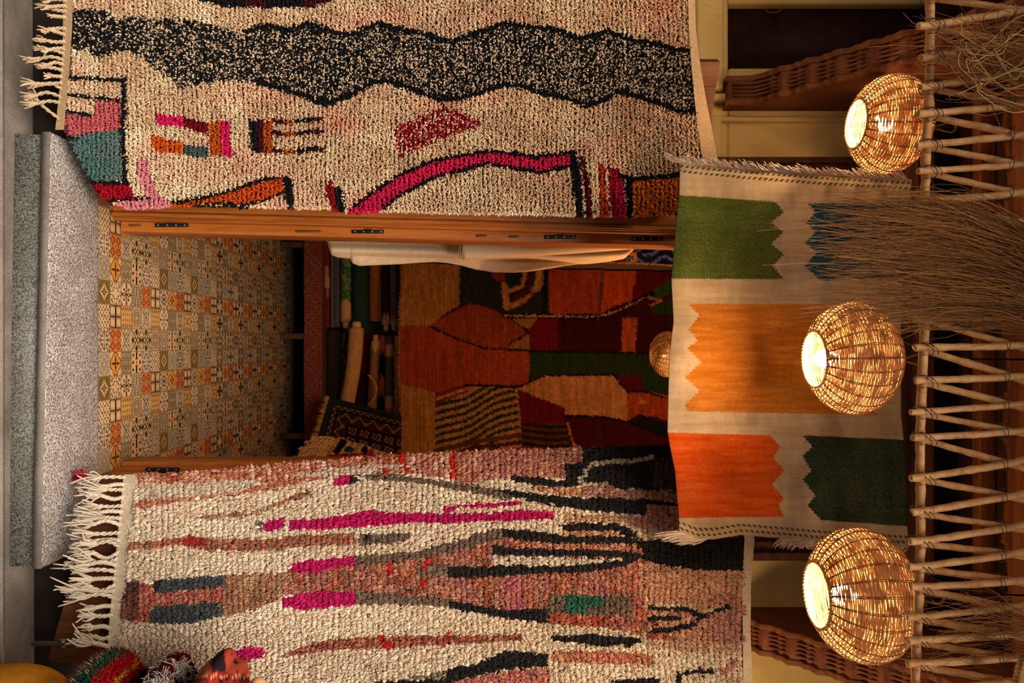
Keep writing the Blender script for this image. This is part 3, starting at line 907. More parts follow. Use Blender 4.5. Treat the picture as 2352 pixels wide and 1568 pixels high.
    P_([(1397, 385), (1422, 385), (1430, 430), (1438, 500), (1404, 500)], (168, 18, 36)); P_([(1412, 420), (1432, 400), (1440, 500), (1422, 500)], (206, 30, 80))
    P_([(1436, 412), (1451, 412), (1454, 500), (1441, 500)], BK); P_([(1451, 412), (1570, 402), (1570, 492), (1458, 500)], (240, 130, 22))
    c[onstroke(x, y, [(1424, 402), (1450, 410), (1500, 406), (1570, 399)], 11)] = BK; c[onstroke(x, y, [(1500, 495), (1570, 492)], 7)] = BK
    P_([(747, 418), (765, 415), (770, 450), (788, 482), (765, 485), (752, 450)], (146, 18, 30)); P_([(768, 430), (785, 428), (790, 470), (792, 487), (775, 476)], BK)
    o = [(390, 467), (460, 455), (540, 435), (600, 412), (650, 406), (656, 440), (600, 460), (560, 469), (460, 467), (410, 477)]
    P_(o, (206, 82, 22)); c[onstroke(x, y, [(395, 465), (460, 455), (540, 435), (600, 412), (652, 406)], 8)] = BK
    c[onstroke(x, y, [(430, 473), (490, 466), (565, 469), (605, 459), (656, 440)], 6)] = BK
    P_([(652, 404), (670, 404), (677, 472), (664, 478), (655, 440)], BK)
    return c


def twist(mb, a, b, col, r=.006, strands=2, fray=0, spread=.03, seed=0):
    """a cord from a to b whose end frays into loose yarns"""
    rs = np.random.RandomState(seed)
    a = np.array(a); b = np.array(b); L = np.linalg.norm(b - a)
    n = 14
    mid = (a + b) / 2 + rs.randn(3) * L * np.array([.10, .05, .03])
    p = spline([a, mid, b], n)
    for s in range(strands):
        ph = s * 2 * math.pi / strands + np.arange(n) * 1.05
        q = p + np.stack([np.cos(ph) * r * .55, np.sin(ph) * r * .55, 0 * ph], -1)
        tube(mb, q, r * .62, 5, col * rs.uniform(.88, 1.1))
    d = (b - a) / L
    for s in range(fray):
        e = p[-1] + d * spread * rs.uniform(.7, 1.5) + rs.randn(3) * spread * np.array([.30, .2, .16])
        m = (p[-1] + e) / 2 + rs.randn(3) * spread * .12
        tube(mb, spline([p[-2] + rs.randn(3) * r * .3, m, e], 7), np.linspace(r * .52, r * .34, 7), 5, col * rs.uniform(.8, 1.12))


def pile_points(poly, dx, dy, jx, jy):
    poly_ = np.asarray(poly, float)
    xs = np.arange(poly_[:, 0].min(), poly_[:, 0].max(), dx); ys = np.arange(poly_[:, 1].min(), poly_[:, 1].max(), dy)
    X, Y = np.meshgrid(xs, ys, indexing='ij')
    Y = Y + (np.arange(len(xs)) % 2)[:, None] * dy * .5
    x = X.ravel() + 2.6 * np.sin(Y.ravel() / 47.0 + X.ravel() / 300) + RNG.randn(X.size) * jx; y = Y.ravel() + RNG.randn(X.size) * jy
    m = inpoly(x, y, poly)
    return x[m], y[m]


def left_rug():
    root = thing('berber_rug', P(150, 300, DL(np.array(150.), np.array(300.))), 'shaggy beige rug with a wide speckled black band hanging left of the doorway', 'rug', 'shaggy rugs hung on the open doors')
    mb = MB()
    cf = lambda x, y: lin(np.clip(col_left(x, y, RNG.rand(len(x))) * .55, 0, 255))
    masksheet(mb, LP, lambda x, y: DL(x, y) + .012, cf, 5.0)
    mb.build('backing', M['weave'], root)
    mb = MB()
    for rep in range(3):
        x, y = pile_points([(a + (0 if a > 1000 else 9), b) for a, b in LP], 10.6, 2.5, 0.4, .9)
        m = x < np.interp(y, [-30, 100, 150, 225, 290, 372], [1584, 1586, 1592, 1598, 1606, 1618])
        x, y = x[m], y[m]
        n = len(x)
        ro = np.clip(RNG.randn(n) * 2.0, -3.4, 3.4)                    # place across the row of knots
        c = col_left(x + ro + RNG.randn(n) * 1.2, y + RNG.randn(n) * 1.8, RNG.rand(n))
        c = np.clip(c * (0.84 + .28 * RNG.rand(n, 1)) + RNG.randn(n, 1) * 4, 6, 255)
        x = x + ro
        D = DL(x, y)
        base = P(x, y, D + .006 + .0035 * (np.abs(ro) / 3.9) ** 2)
        nrm = np.array([.52, -.82, 0.0])
        dirs = nrm + RNG.randn(n, 3) * .34 + np.stack([0 * ro, 0 * ro, ro * .10 - .12], -1)
        tufts(mb, base, dirs, RNG.uniform(.008, .014, n), RNG.uniform(.0020, .0031, n), np.array([0, 0, -.12]) + RNG.randn(n, 3) * .12, lin(c), 4, 1.45)
    # longer tufts standing out along the doorway edge
    t = np.linspace(0, 1, 900); ex = 255 + t * 1290
    ey = np.interp(ex, [255, 300, 340, 390, 450, 560, 660, 760, 800, 900, 1050, 1200, 1340, 1440, 1560], [464, 479, 477, 474, 471, 474, 477, 479, 487, 484, 490, 491, 495, 496, 491])
    n = len(ex); c = col_left(ex, ey - 4, RNG.rand(n)) * (.85 + .3 * RNG.rand(n, 1))
    tufts(mb, P(ex, ey - 3, DL(ex, ey) + .006), np.array([.9, -.4, -.1]) + RNG.randn(n, 3) * .25, RNG.uniform(.008, .02, n), RNG.uniform(.003, .005, n), np.array([0, 0, -.3]) + RNG.randn(n, 3) * .1, lin(np.clip(c, 5, 255)), 4, 1.3)
    mb.build('wool_pile', M['pile'], root)
    # flat woven ends
    hem = lin((168, 140, 106))
    mb = MB()
    strip(mb, -30, 298, curve((-30, 146), (100, 144), (180, 139), (240, 133), (298, 127)), curve((-30, 168), (60, 166), (180, 158), (240, 152), (298, 147)), lambda x, y: DL(x, y) - .004, lambda x, y: hem * (.75 + .5 * vn(x / 2.2, y / 2.2)[:, None]), 200, 10)
    mb.build('lower_hem', M['weave'], root)
    mb = MB()
    strip(mb, -30, 480, curve((-30, 1580), (60, 1582), (150, 1588), (225, 1595), (290, 1602), (372, 1614), (480, 1640)), curve((-30, 1596), (60, 1598), (120, 1604), (170, 1612), (230, 1622), (290, 1634), (375, 1650), (480, 1668)), lambda x, y: DL(x, y) - .004,
          lambda x, y: lin((206, 176, 138)) * (.8 + .4 * vn(x / 2.0, y / 2.4)[:, None]), 300, 12)
    mb.build('upper_hem', M['weave'], root)
    ty = [2, 14, 26, 40, 66, 80, 95, 112, 124, 138, 148, 162, 176, 190, 204, 222, 236, 262]
    ln = [44, 46, 54, 34, 50, 30, 62, 42, 58, 74, 48, 52, 34, 74, 60, 74, 70, 64]
    for k, (yy, L) in enumerate(zip(ty, ln)):
        mb = MB(); hx = np.interp(yy, [0, 100, 180, 240, 292], [150, 146, 140, 134, 128])
        D0 = float(DL(np.array(hx), np.array(float(yy)))) - .004
        e = 14 if k != len(ty) - 1 else -22
        twist(mb, P(hx + 3, yy + (10 if k == 17 else 0), D0), P(hx - L * .72, yy - 3 + 6 * math.sin(k * 2.1) + (e if k == 17 else 0), D0 - .02), lin((196, 172, 138)), .0066, 2, 11, L * .27 / F * D0 * 1.1, 40 + k)
        mb.build('tassel', M['yarn'], root)
    return root


left_rug()


# ---------------------------------------------------------------- rug on the right leaf
def DR(x, y):
    k = (y - CY) / F
    return 3.40 / (1 + .644 * k) + .014 * np.sin(x / 170.0 - y / 120.0) + .010 * np.sin(y / 60.0 + x / 400) + .03 * np.clip((1110 - y) / 70.0, 0, 1) ** 2


RP = [(305, 1090), (400, 1087), (500, 1080), (600, 1070), (700, 1061), (800, 1054), (920, 1045), (1100, 1036), (1300, 1030), (1540, 1024), (1700, 1030), (1722, 1100), (1732, 1240), (1722, 1340), (1722, 1450), (1728, 1600),
      (250, 1600), (250, 1500), (262, 1420), (272, 1300), (285, 1180), (290, 1110)]
SAL = (206, 138, 108); MAUV = (178, 112, 110); CHAR = (46, 43, 44); GBR = (126, 106, 90); FUCH = (206, 32, 104); RUST = (176, 88, 62); BRN = (150, 106, 84); SLATE = (80, 86, 88)


def col_right(x, y, rnd):
    n = len(x)
    m1 = fbm(x / 60, y / 40, 31, 4); m2 = fbm(x / 14, y / 60, 33, 2)
    c = np.array([246, 222, 192.]) + (m1 - .5)[:, None] * np.array([36, 42, 46]) + (m2 - .5)[:, None] * np.array([14, 18, 20])
    def P_(pts, k): c[inpoly(x, y, pts)] = k
    def V_(pts, ks, sc=16):                       # a field of mixed wools
        q = inpoly(x, y, pts)
        f = (fbm(x[q] / sc, y[q] / (sc * 2.2), 41, 3) - .5) * 2.2 + .5
        ks = np.asarray(ks, float); t = np.clip(f, 0, .999) * (len(ks) - 1); i = np.clip(t.astype(int), 0, len(ks) - 2); w = (t - i)[:, None]
        c[q] = ks[i] * (1 - w) + ks[i + 1] * w
    S = [(232, 186, 158), SAL, (190, 116, 90), (218, 158, 128), RUST]
    S2 = [SAL, (214, 150, 118), MAUV, (196, 122, 100), (226, 176, 146)]
    V_([(310, 1085), (600, 1068), (920, 1043), (1100, 1034), (1345, 1028), (1305, 1100), (1180, 1094), (1080, 1112), (960, 1088), (860, 1086), (760, 1098), (600, 1128), (430, 1150), (300, 1170), (305, 1155), (480, 1132), (640, 1108), (520, 1110), (320, 1120)], S)
    P_([(330, 1112), (520, 1106), (610, 1100), (560, 1128), (440, 1142), (310, 1150)], (216, 196, 170))
    P_([(640, 1094), (780, 1074), (900, 1066), (960, 1072), (850, 1086), (760, 1096)], (220, 196, 172))
    V_([(1100, 1045), (1342, 1032), (1335, 1066), (1302, 1070), (1300, 1100), (1180, 1094), (1090, 1104)], S2)
    P_([(1340, 1020), (1560, 1010), (1560, 1130), (1500, 1126), (1410, 1121), (1400, 1111), (1335, 1112)], (52, 46, 44))
    P_([(1500, 1054), (1560, 1045), (1560, 1127), (1498, 1125)], (92, 76, 70)); P_([(1450, 1020), (1560, 1015), (1560, 1050), (1500, 1052)], (40, 38, 38))
    P_([(1302, 1068), (1342, 1064), (1332, 1115), (1300, 1121), (1170, 1106), (1176, 1091), (1240, 1100), (1300, 1104)], CHAR)
    c[onstroke(x, y, [(1502, 1050), (1470, 1058), (1380, 1064), (1356, 1068), (1346, 1085), (1334, 1098), (1338, 1112), (1400, 1114)], 10)] = (226, 204, 174)
    P_([(1090, 1102), (1160, 1112), (1222, 1120), (1218, 1127), (1100, 1118)], (226, 208, 184))
    V_([(1220, 1118), (1330, 1120), (1400, 1112), (1420, 1124), (1500, 1127), (1560, 1126), (1560, 1152), (1480, 1148), (1300, 1140), (1225, 1129)], [SAL, (214, 170, 128), (196, 120, 94), (228, 192, 150), (208, 150, 140)])
    P_([(830, 1088), (900, 1087), (980, 1099), (1075, 1114), (1170, 1133), (1180, 1149), (1075, 1129), (980, 1112), (900, 1105), (850, 1104)], GBR)
    P_([(1130, 1122), (1300, 1142), (1485, 1147), (1560, 1155), (1560, 1163), (1486, 1160), (1482, 1182), (1400, 1179), (1300, 1166), (1180, 1142)], CHAR)
    c[onstroke(x, y, [(1020, 1171), (1060, 1162), (1130, 1160), (1198, 1156)], 9)] = FUCH
    P_([(603, 1201), (650, 1190), (658, 1215), (610, 1221)], FUCH)
    P_([(665, 1196), (760, 1190), (850, 1172), (900, 1177), (1020, 1180), (1100, 1178), (1200, 1173), (1275, 1176), (1273, 1192), (1100, 1198), (1020, 1203), (960, 1200), (820, 1212), (670, 1219)], FUCH)
    V_([(370, 1190), (480, 1184), (600, 1168), (640, 1150), (712, 1126), (716, 1136), (600, 1180), (480, 1193)], [SAL, (222, 186, 156), BRN])
    V_([(298, 1246), (410, 1237), (440, 1230), (480, 1238), (600, 1240), (700, 1228), (815, 1224), (820, 1250), (700, 1256), (600, 1265), (480, 1266), (410, 1252), (298, 1262)], [RUST, SAL, BRN, (190, 110, 84)], 12)
    P_([(414, 1242), (440, 1230), (474, 1236), (474, 1258), (430, 1254)], (182, 62, 58))
    P_([(820, 1231), (945, 1221), (946, 1240), (900, 1248), (830, 1253)], GBR); P_([(838, 1228), (850, 1226), (846, 1250), (836, 1246)], CHAR)
    # big brown and salmon field
    V_([(560, 1330), (650, 1312), (815, 1300), (900, 1290), (1040, 1255), (1160, 1214), (1300, 1240), (1480, 1250), (1740, 1310), (1740, 1478), (1600, 1484), (1480, 1470), (1265, 1436), (1260, 1400), (1150, 1400), (1030, 1380), (820, 1366), (650, 1366), (560, 1350)],
       [SAL, RUST, BRN, (206, 150, 124), (184, 110, 88), MAUV])
    V_([(515, 1322), (600, 1316), (655, 1322), (652, 1372), (590, 1398), (505, 1418)], [BRN, (196, 140, 104), (150, 112, 82), (206, 166, 128)])
    P_([(815, 1278), (950, 1268), (1060, 1240), (1110, 1220), (1160, 1212), (1160, 1236), (1060, 1262), (950, 1286), (820, 1300)], GBR)
    P_([(820, 1358), (930, 1366), (1034, 1376), (1034, 1394), (930, 1388), (820, 1388)], GBR)
    P_([(945, 1300), (1030, 1296), (1030, 1320), (960, 1320)], (132, 110, 92))
    V_([(1160, 1330), (1190, 1320), (1215, 1400), (1155, 1404)], [MAUV, (196, 104, 116), SAL])
    V_([(1440, 1290), (1740, 1306), (1740, 1380), (1700, 1478), (1560, 1480), (1480, 1400)], [(212, 158, 122), (220, 170, 136), (200, 142, 110)])
    V_([(1620, 1400), (1740, 1380), (1740, 1480), (1630, 1480)], [(214, 162, 140), (204, 140, 124)])
    # dark fingers
    P_([(1155, 1214), (1220, 1220), (1290, 1228), (1300, 1234), (1440, 1232), (1480, 1244), (1476, 1262), (1440, 1248), (1290, 1248), (1200, 1243), (1155, 1232)], CHAR)
    P_([(1290, 1202), (1420, 1202), (1446, 1214), (1476, 1240), (1440, 1232), (1420, 1220), (1290, 1220)], CHAR)
    V_([(1290, 1221), (1425, 1221), (1428, 1232), (1290, 1232)], [SAL, (216, 170, 126)])
    P_([(1290, 1180), (1475, 1186), (1476, 1200), (1290, 1200)], (204, 164, 130))
    V_([(1484, 1158), (1560, 1164), (1560, 1215), (1450, 1210), (1440, 1196), (1484, 1182)], [(222, 146, 118), (212, 130, 110), (226, 176, 150)])
    V_([(1180, 1243), (1290, 1248), (1460, 1250), (1476, 1268), (1440, 1264), (1180, 1258)], [(204, 128, 96), SAL, (218, 170, 142)])
    P_([(1131, 1252), (1180, 1258), (1300, 1262), (1440, 1264), (1500, 1278), (1440, 1282), (1300, 1278), (1131, 1274)], CHAR)
    P_([(1130, 1276), (1300, 1280), (1438, 1282), (1430, 1292), (1330, 1298), (1130, 1299)], (228, 208, 180))
    P_([(1030, 1302), (1130, 1299), (1330, 1298), (1440, 1284), (1475, 1270), (1470, 1284), (1420, 1304), (1340, 1314), (1180, 1320), (1120, 1326), (1030, 1328)], CHAR)
    P_([(1475, 1240), (1600, 1234), (1740, 1230), (1716, 1309), (1590, 1309), (1510, 1296), (1475, 1282)], (38, 36, 34))
    P_([(1476, 1212), (1560, 1216), (1560, 1236), (1480, 1240)], (218, 186, 150))
    P_([(1030, 1379), (1150, 1400), (1260, 1400), (1260, 1431), (1150, 1418), (1030, 1396)], CHAR)
    P_([(1262, 1366), (1300, 1366), (1445, 1369), (1449, 1416), (1350, 1412), (1262, 1408)], GBR)
    P_([(1303, 1363), (1340, 1368), (1385, 1370), (1383, 1389), (1350, 1394), (1348, 1411), (1303, 1408)], (52, 106, 84))
    V_([(1262, 1408), (1345, 1412), (1390, 1416), (1386, 1441), (1265, 1436)], [(188, 84, 66), RUST, (206, 130, 100)])
    c[onstroke(x, y, [(1458, 1290), (1468, 1420)], 9)] = (214, 120, 104)
    P_([(1262, 1434), (1386, 1441), (1480, 1460), (1480, 1478), (1262, 1462)], (224, 206, 176))
    P_([(1265, 1458), (1310, 1462), (1350, 1456), (1472, 1465), (1470, 1479), (1380, 1484), (1330, 1478), (1270, 1471)], CHAR)
    V_([(1266, 1494), (1390, 1496), (1500, 1502), (1500, 1528), (1266, 1520)], [(214, 160, 118), SAL, (222, 130, 108)], 12)
    V_([(1480, 1470), (1740, 1478), (1740, 1500), (1620, 1500), (1490, 1490)], [(226, 196, 164), (214, 168, 136)])
    for s in ([(1494, 1396), (1580, 1399), (1610, 1416), (1640, 1404), (1670, 1394)], [(1494, 1420), (1562, 1420)], [(1496, 1451), (1550, 1444), (1592, 1434), (1610, 1418)]):
        c[onstroke(x, y, s, 11)] = CHAR
    c[onstroke(x, y, [(1500, 1390), (1580, 1391), (1612, 1408), (1668, 1386)], 6)] = (230, 204, 168)
    c[onstroke(x, y, [(1560, 1600), (1562, 1548), (1600, 1543), (1636, 1541)], 10)] = CHAR
    P_([(1404, 1562), (1520, 1556), (1520, 1600), (1404, 1600)], CHAR)
    c[onstroke(x, y, [(1660, 1545), (1690, 1520)], 16)] = (214, 150, 134)
    # slate blocks
    P_([(356, 1336), (375, 1331), (515, 1321), (516, 1346), (420, 1356), (357, 1363)], SLATE)
    V_([(300, 1340), (357, 1338), (357, 1363), (515, 1346), (515, 1386), (360, 1392), (345, 1432), (300, 1428)], [SAL, (190, 90, 78), (208, 142, 112), (176, 80, 74)])
    V_([(284, 1334), (322, 1334), (318, 1424), (280, 1424)], [(78, 50, 48), (112, 72, 64), (140, 90, 74)])
    P_([(344, 1412), (360, 1392), (430, 1387), (508, 1383), (506, 1416), (440, 1431), (346, 1433)], SLATE); P_([(353, 1333), (362, 1332), (362, 1362), (353, 1360)], CHAR)
    for pts in ([(668, 1302), (690, 1289), (740, 1285), (815, 1277), (816, 1300), (765, 1304), (720, 1318), (668, 1313)], [(652, 1371), (720, 1361), (730, 1354), (820, 1362), (820, 1388), (770, 1395), (690, 1400), (650, 1393)],
                [(537, 1496), (565, 1485), (608, 1489), (611, 1510), (545, 1521)], [(768, 1099), (805, 1091), (805, 1112), (770, 1118)]):
        P_(pts, FUCH)
    P_([(805, 1095), (823, 1094), (822, 1112), (805, 1112)], CHAR); P_([(592, 1199), (603, 1199), (603, 1216), (592, 1216)], (110, 112, 104))
    V_([(645, 1506), (720, 1476), (800, 1465), (900, 1461), (1000, 1460), (1200, 1458), (1202, 1471), (1050, 1479), (900, 1490), (800, 1490), (700, 1501), (650, 1512)], [(158, 84, 68), SAL, (140, 76, 62), (190, 116, 92)], 10)
    V_([(500, 1500), (540, 1498), (545, 1520), (500, 1520)], [(158, 84, 68), SAL])
    for s in ([(893, 1296), (897, 1322)], [(982, 1284), (978, 1308)], [(970, 1344), (978, 1334)], [(876, 1462), (884, 1488)], [(1031, 1456), (1030, 1480)], [(880, 1076), (886, 1084)], [(930, 1070), (936, 1084)], [(1042, 1050), (1040, 1094)], [(896, 1480), (900, 1486)], [(925, 1055), (920, 1058)]):
        c[onstroke(x, y, s, 10)] = (214, 38, 30)
    P_([(840, 1600), (860, 1566), (1020, 1560), (1028, 1536), (1100, 1524), (1160, 1494), (1262, 1502), (1260, 1531), (1170, 1536), (1120, 1546), (1040, 1566), (1040, 1600)], CHAR)
    P_([(920, 1560), (1000, 1545), (1026, 1538), (1020, 1560)], (150, 132, 114))
    V_([(1040, 1568), (1120, 1547), (1262, 1532), (1268, 1600), (1040, 1600)], [MAUV, (222, 156, 132), (196, 110, 104)])
    return c


def right_rug():
    root = thing('berber_rug', P(290, 1300, DR(np.array(290.), np.array(1300.))), 'thick knotted cream rug with magenta streaks and black fingers hanging right of the doorway', 'rug', 'shaggy rugs hung on the open doors')
    mb = MB()
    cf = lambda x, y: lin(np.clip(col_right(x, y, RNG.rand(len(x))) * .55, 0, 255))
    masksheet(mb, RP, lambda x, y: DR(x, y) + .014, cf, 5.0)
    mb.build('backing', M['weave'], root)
    mb = MB()
    for rep in range(2):
        x, y = pile_points(RP, 12.7, 6.8, .5, 1.6)
        m = (x > np.interp(y, [1090, 1300, 1500], [318, 292, 272])) & (x < 1706 + 4 * np.sin(y / 11.0))
        x, y = x[m], y[m]; n = len(x)
        y = y + rep * 3.4; x = x + np.clip(RNG.randn(n) * 1.3, -2.4, 2.4)
        c = col_right(x + RNG.randn(n) * 1.2, y + RNG.randn(n) * 1.2, RNG.rand(n))
        c = np.clip(c * (.86 + .22 * RNG.rand(n, 1)) + RNG.randn(n, 1) * 3, 5, 255)
        s = DR(x, y) / F
        hang = np.stack([RNG.randn(n) * .2, RNG.randn(n) * .2 - .1, -np.ones(n)], -1)
        side = np.stack([np.ones(n) * .84, -np.ones(n) * .54, RNG.randn(n) * .35], -1)
        out = np.tile([-.5, -.8, -.1], (n, 1))
        blobs(mb, P(x, y, DR(x, y) - RNG.rand(n) * .004), side * (s * RNG.uniform(4.0, 5.8, n))[:, None], out * (s * RNG.uniform(4.2, 6.2, n))[:, None], hang * (s * RNG.uniform(6.2, 8.0, n))[:, None], lin(c))
        # loose wool standing off the knots
        for rr in range(3):
            k = RNG.permutation(n)[:int(n * .9)]
            xx = x[k] + RNG.randn(len(k)) * 4.2; yy = y[k] + RNG.randn(len(k)) * 3
            cc = np.clip(col_right(xx, yy, RNG.rand(len(k))) * (.88 + .22 * RNG.rand(len(k), 1)), 5, 255)
            tufts(mb, P(xx, yy, DR(xx, yy) - .004), np.array([-.5, -.85, -.15]) + RNG.randn(len(k), 3) * .55, RNG.uniform(.006, .012, len(k)), RNG.uniform(.0014, .0026, len(k)), np.array([0, 0, -.5]) + RNG.randn(len(k), 3) * .3, lin(cc), 4, 1.3)
    # ragged tufts along the doorway edge
    ex = np.arange(310, 1545, 2.4); n = len(ex)
    ey = np.interp(ex, [305, 400, 500, 600, 700, 800, 920, 1100, 1300, 1540], [1090, 1087, 1080, 1070, 1061, 1054, 1045, 1036, 1030, 1024])
    c = np.clip(col_right(ex, ey + 9, RNG.rand(n)) * (.85 + .3 * RNG.rand(n, 1)), 5, 255)
    tufts(mb, P(ex, ey + 4, DR(ex, ey) + .005), np.array([-.9, -.5, -.2]) + RNG.randn(n, 3) * .3, RNG.uniform(.008, .022, n), RNG.uniform(.003, .006, n), np.array([0, 0, -.2]) + RNG.randn(n, 3) * .15, lin(c), 4, 1.2)
    mb.build('wool_knots', M['knot'], root)
    hem = lin((206, 190, 164))
    mb = MB()
    strip(mb, 1089, 1600, curve((1089, 284), (1180, 275), (1300, 263), (1430, 251), (1600, 240)), curve((1089, 320), (1180, 308), (1300, 296), (1400, 286), (1600, 272)), lambda x, y: DR(x, y) - .002 + .004 * np.sin(y / 14), lambda x, y: hem * (.72 + .5 * vn(x / 2.0, y / 2.0)[:, None]), 300, 12)
    mb.build('lower_hem', M['weave'], root)
    mb = MB()
    strip(mb, 1060, 1620, curve((1060, 1690), (1240, 1710), (1340, 1704), (1450, 1706), (1620, 1708)), curve((1060, 1712), (1240, 1733), (1340, 1725), (1450, 1724), (1620, 1731)), lambda x, y: DR(x, y) - .006, lambda x, y: lin((222, 200, 168)) * (.75 + .45 * vn(x / 2.0, y / 2.0)[:, None]), 300, 12)
    mb.build('upper_hem', M['weave'], root)
    ty = [1096, 1112, 1124, 1140, 1160, 1175, 1190, 1206, 1222, 1240, 1254, 1268, 1282, 1298, 1312, 1328, 1342, 1356, 1372, 1392, 1412, 1444, 1462, 1486]
    ln = [96, 60, 108, 86, 84, 92, 110, 100, 92, 88, 86, 96, 102, 112, 96, 84, 98, 108, 100, 62, 66, 58, 54, 96]
    for k, (yy, L) in enumerate(zip(ty, ln)):
        mb = MB(); hx = np.interp(yy, [1090, 1180, 1300, 1430, 1520], [284, 276, 264, 252, 244])
        D0 = float(DR(np.array(hx), np.array(float(yy)))) - .004
        big = k in (23, 6, 2)
        twist(mb, P(hx + 4, yy, D0), P(hx - L * (.58 if not big else .36), yy + 4 * math.sin(k * 1.7) - (14 if k == 23 else 0), D0 - .025), lin((218, 204, 182)), (.0078), 2 + (k % 2), 15 if big else 11, L * .40 / F * D0, 90 + k)
        mb.build('tassel', M['yarn'], root)
    mb = MB(); D0 = float(DR(np.array(200.), np.array(1096.))) - .03
    n = 60; b = P(RNG.uniform(180, 202, n), 1095 + RNG.randn(n) * 4, D0 + RNG.randn(n) * .01)
    tufts(mb, b, np.stack([RNG.randn(n) * .5, RNG.randn(n) * .5, -np.ones(n)], -1), RNG.uniform(.02, .05, n), RNG.uniform(.0015, .003, n), RNG.randn(n, 3) * .2, np.tile(lin((186, 26, 66)), (n, 1)))
    tag(mb.build('wool_tuft', M['yarn'], root), 'stray tuft of dark pink wool')
    return root


right_rug()


# ================================================================== FLAT WOVEN RUG OVER THE DOOR
KB = curve((355, 1562), (372, 1562), (448, 1560), (520, 1552), (600, 1546), (640, 1542), (700, 1545), (739, 1547), (770, 1543), (818, 1537), (900, 1535), (991, 1533), (1022, 1538), (1080, 1550), (1183, 1559), (1260, 1561))
KT = curve((360, 2096), (410, 2094), (460, 2089), (560, 2080), (650, 2072), (740, 2069), (950, 2069), (1010, 2075), (1210, 2084), (1270, 2088))
KU = curve((1530, 368), (1565, 373), (1700, 386), (1900, 401), (2100, 412))
KD = curve((1530, 1214), (1560, 1222), (1600, 1238), (1640, 1238), (1700, 1228), (1800, 1236), (1900, 1245), (2090, 1256))


def DK(x, y):
    D = 2.80 + .006 * np.sin(y / 70.0 + x / 150) + .016 * np.sin((y - 420) / 105.0) * np.clip((1800 - x) / 300, 0, 1)
    D = D + .021 * np.sin((x - y * .75) / 40.0) * np.exp(-((y - 1110) / 95.0) ** 2) * np.exp(-((x - 1690) / 170.0) ** 2) + .006 * (fbm(x / 75, y / 75, 58, 2) - .5)
    D = D + .012 * np.sin((y - 690) / 32.0) * np.exp(-((x - 1545) / 40.0) ** 2)
    return D - .02 * np.exp(-((x - 1560) / 60.0) ** 2)


def kil(x, y):
    sh = x.shape; x = x.ravel(); y = y.ravel(); n = len(x)
    jx = x + 1.6 * np.sign(np.sin(y * 2 * math.pi / 7.0)); xx, yy = jx, y + .8 * np.sign(np.sin(x * 2 * math.pi / 6.0))
    c = np.tile(np.array([184, 160, 132.]), (n, 1)) + ((fbm(x / 90, y / 8, 51, 3) - .5) * 30 + (fbm(x / 14, y / 50, 52, 3) - .5) * 26)[:, None]
    c[(vn(x / 3.0, y / 1.6, 53) > .93)] -= 45
    fields = [
        ((70, 84, 34), [(1500, 446), (1560, 448), (1780, 463), (1800, 487), (1771, 512), (1800, 533), (1771, 560), (1800, 584), (1774, 611), (1801, 641), (1543, 640), (1500, 640)]),
        ((26, 74, 92), [(1854, 467), (2110, 467), (2110, 645), (1884, 644), (1848, 611), (1875, 579), (1848, 558), (1873, 533), (1851, 512), (1873, 488)]),
        ((176, 104, 32), [(1581, 697), (2012, 699), (1990, 735), (2014, 770), (1990, 805), (2014, 840), (1990, 875), (2014, 910), (1996, 935), (2018, 953), (1580, 944), (1573, 929), (1605, 897), (1573, 865), (1610, 832), (1578, 799), (1602, 783), (1581, 758), (1605, 724)]),
        ((196, 74, 14), [(1500, 992), (1535, 993), (1768, 999), (1792, 1026), (1776, 1050), (1801, 1080), (1773, 1111), (1800, 1143), (1789, 1160), (1800, 1186), (1560, 1189), (1500, 1190)]),
        ((40, 52, 42), [(1843, 999), (2110, 1011), (2110, 1209), (2080, 1208), (1887, 1194), (1854, 1160), (1873, 1138), (1843, 1100), (1863, 1081), (1843, 1047), (1865, 1025)])]
    for k, pts in fields:
        q = inpoly(xx, yy, pts)
        m = np.array(k, float) + ((fbm(x[q] / 60, y[q] / 7, 55, 3) - .5) * 46 * (np.array(k).max() / 200.))[:, None]
        w = (np.sin(x[q] * 2 * math.pi / 4.4 + np.floor(y[q] / 2.8) * math.pi) > .25) & (RNG.rand(q.sum()) * .7 + fbm(x[q] / 22, y[q] / 60, 59, 2) * .6 > .72)
        m[w] = m[w] * .70 + np.array([206, 178, 130]) * .30
        c[q] = m
    for off in (9, 21):                              # green stitched edge rows
        for yc, sg in ((KU(x) + off, 1), (KD(x) - off - 2, -1)):
            t = (x + sg * (y - yc) * .9 + (6 if off > 10 else 0)) % 12.4
            c[(np.abs(y - yc) < 3.0) & (t < 6.4)] = (74, 72, 40)
    return lin(np.clip(c * .95, 4, 255)).reshape(sh + (3,))


kr = thing('flatweave_rug', P(1545, 800, 2.8), 'flat woven beige rug with zigzag-edged green, blue, mustard and orange blocks hung over the door', 'rug')
mb = MB(); sheet(mb, KB, KT, KU, KD, DK, kil, 380, 600); ko = mb.build('woven_field', M['weave'], kr)
mod = ko.modifiers.new('thickness', 'SOLIDIFY'); mod.thickness = .004; mod.offset = 0


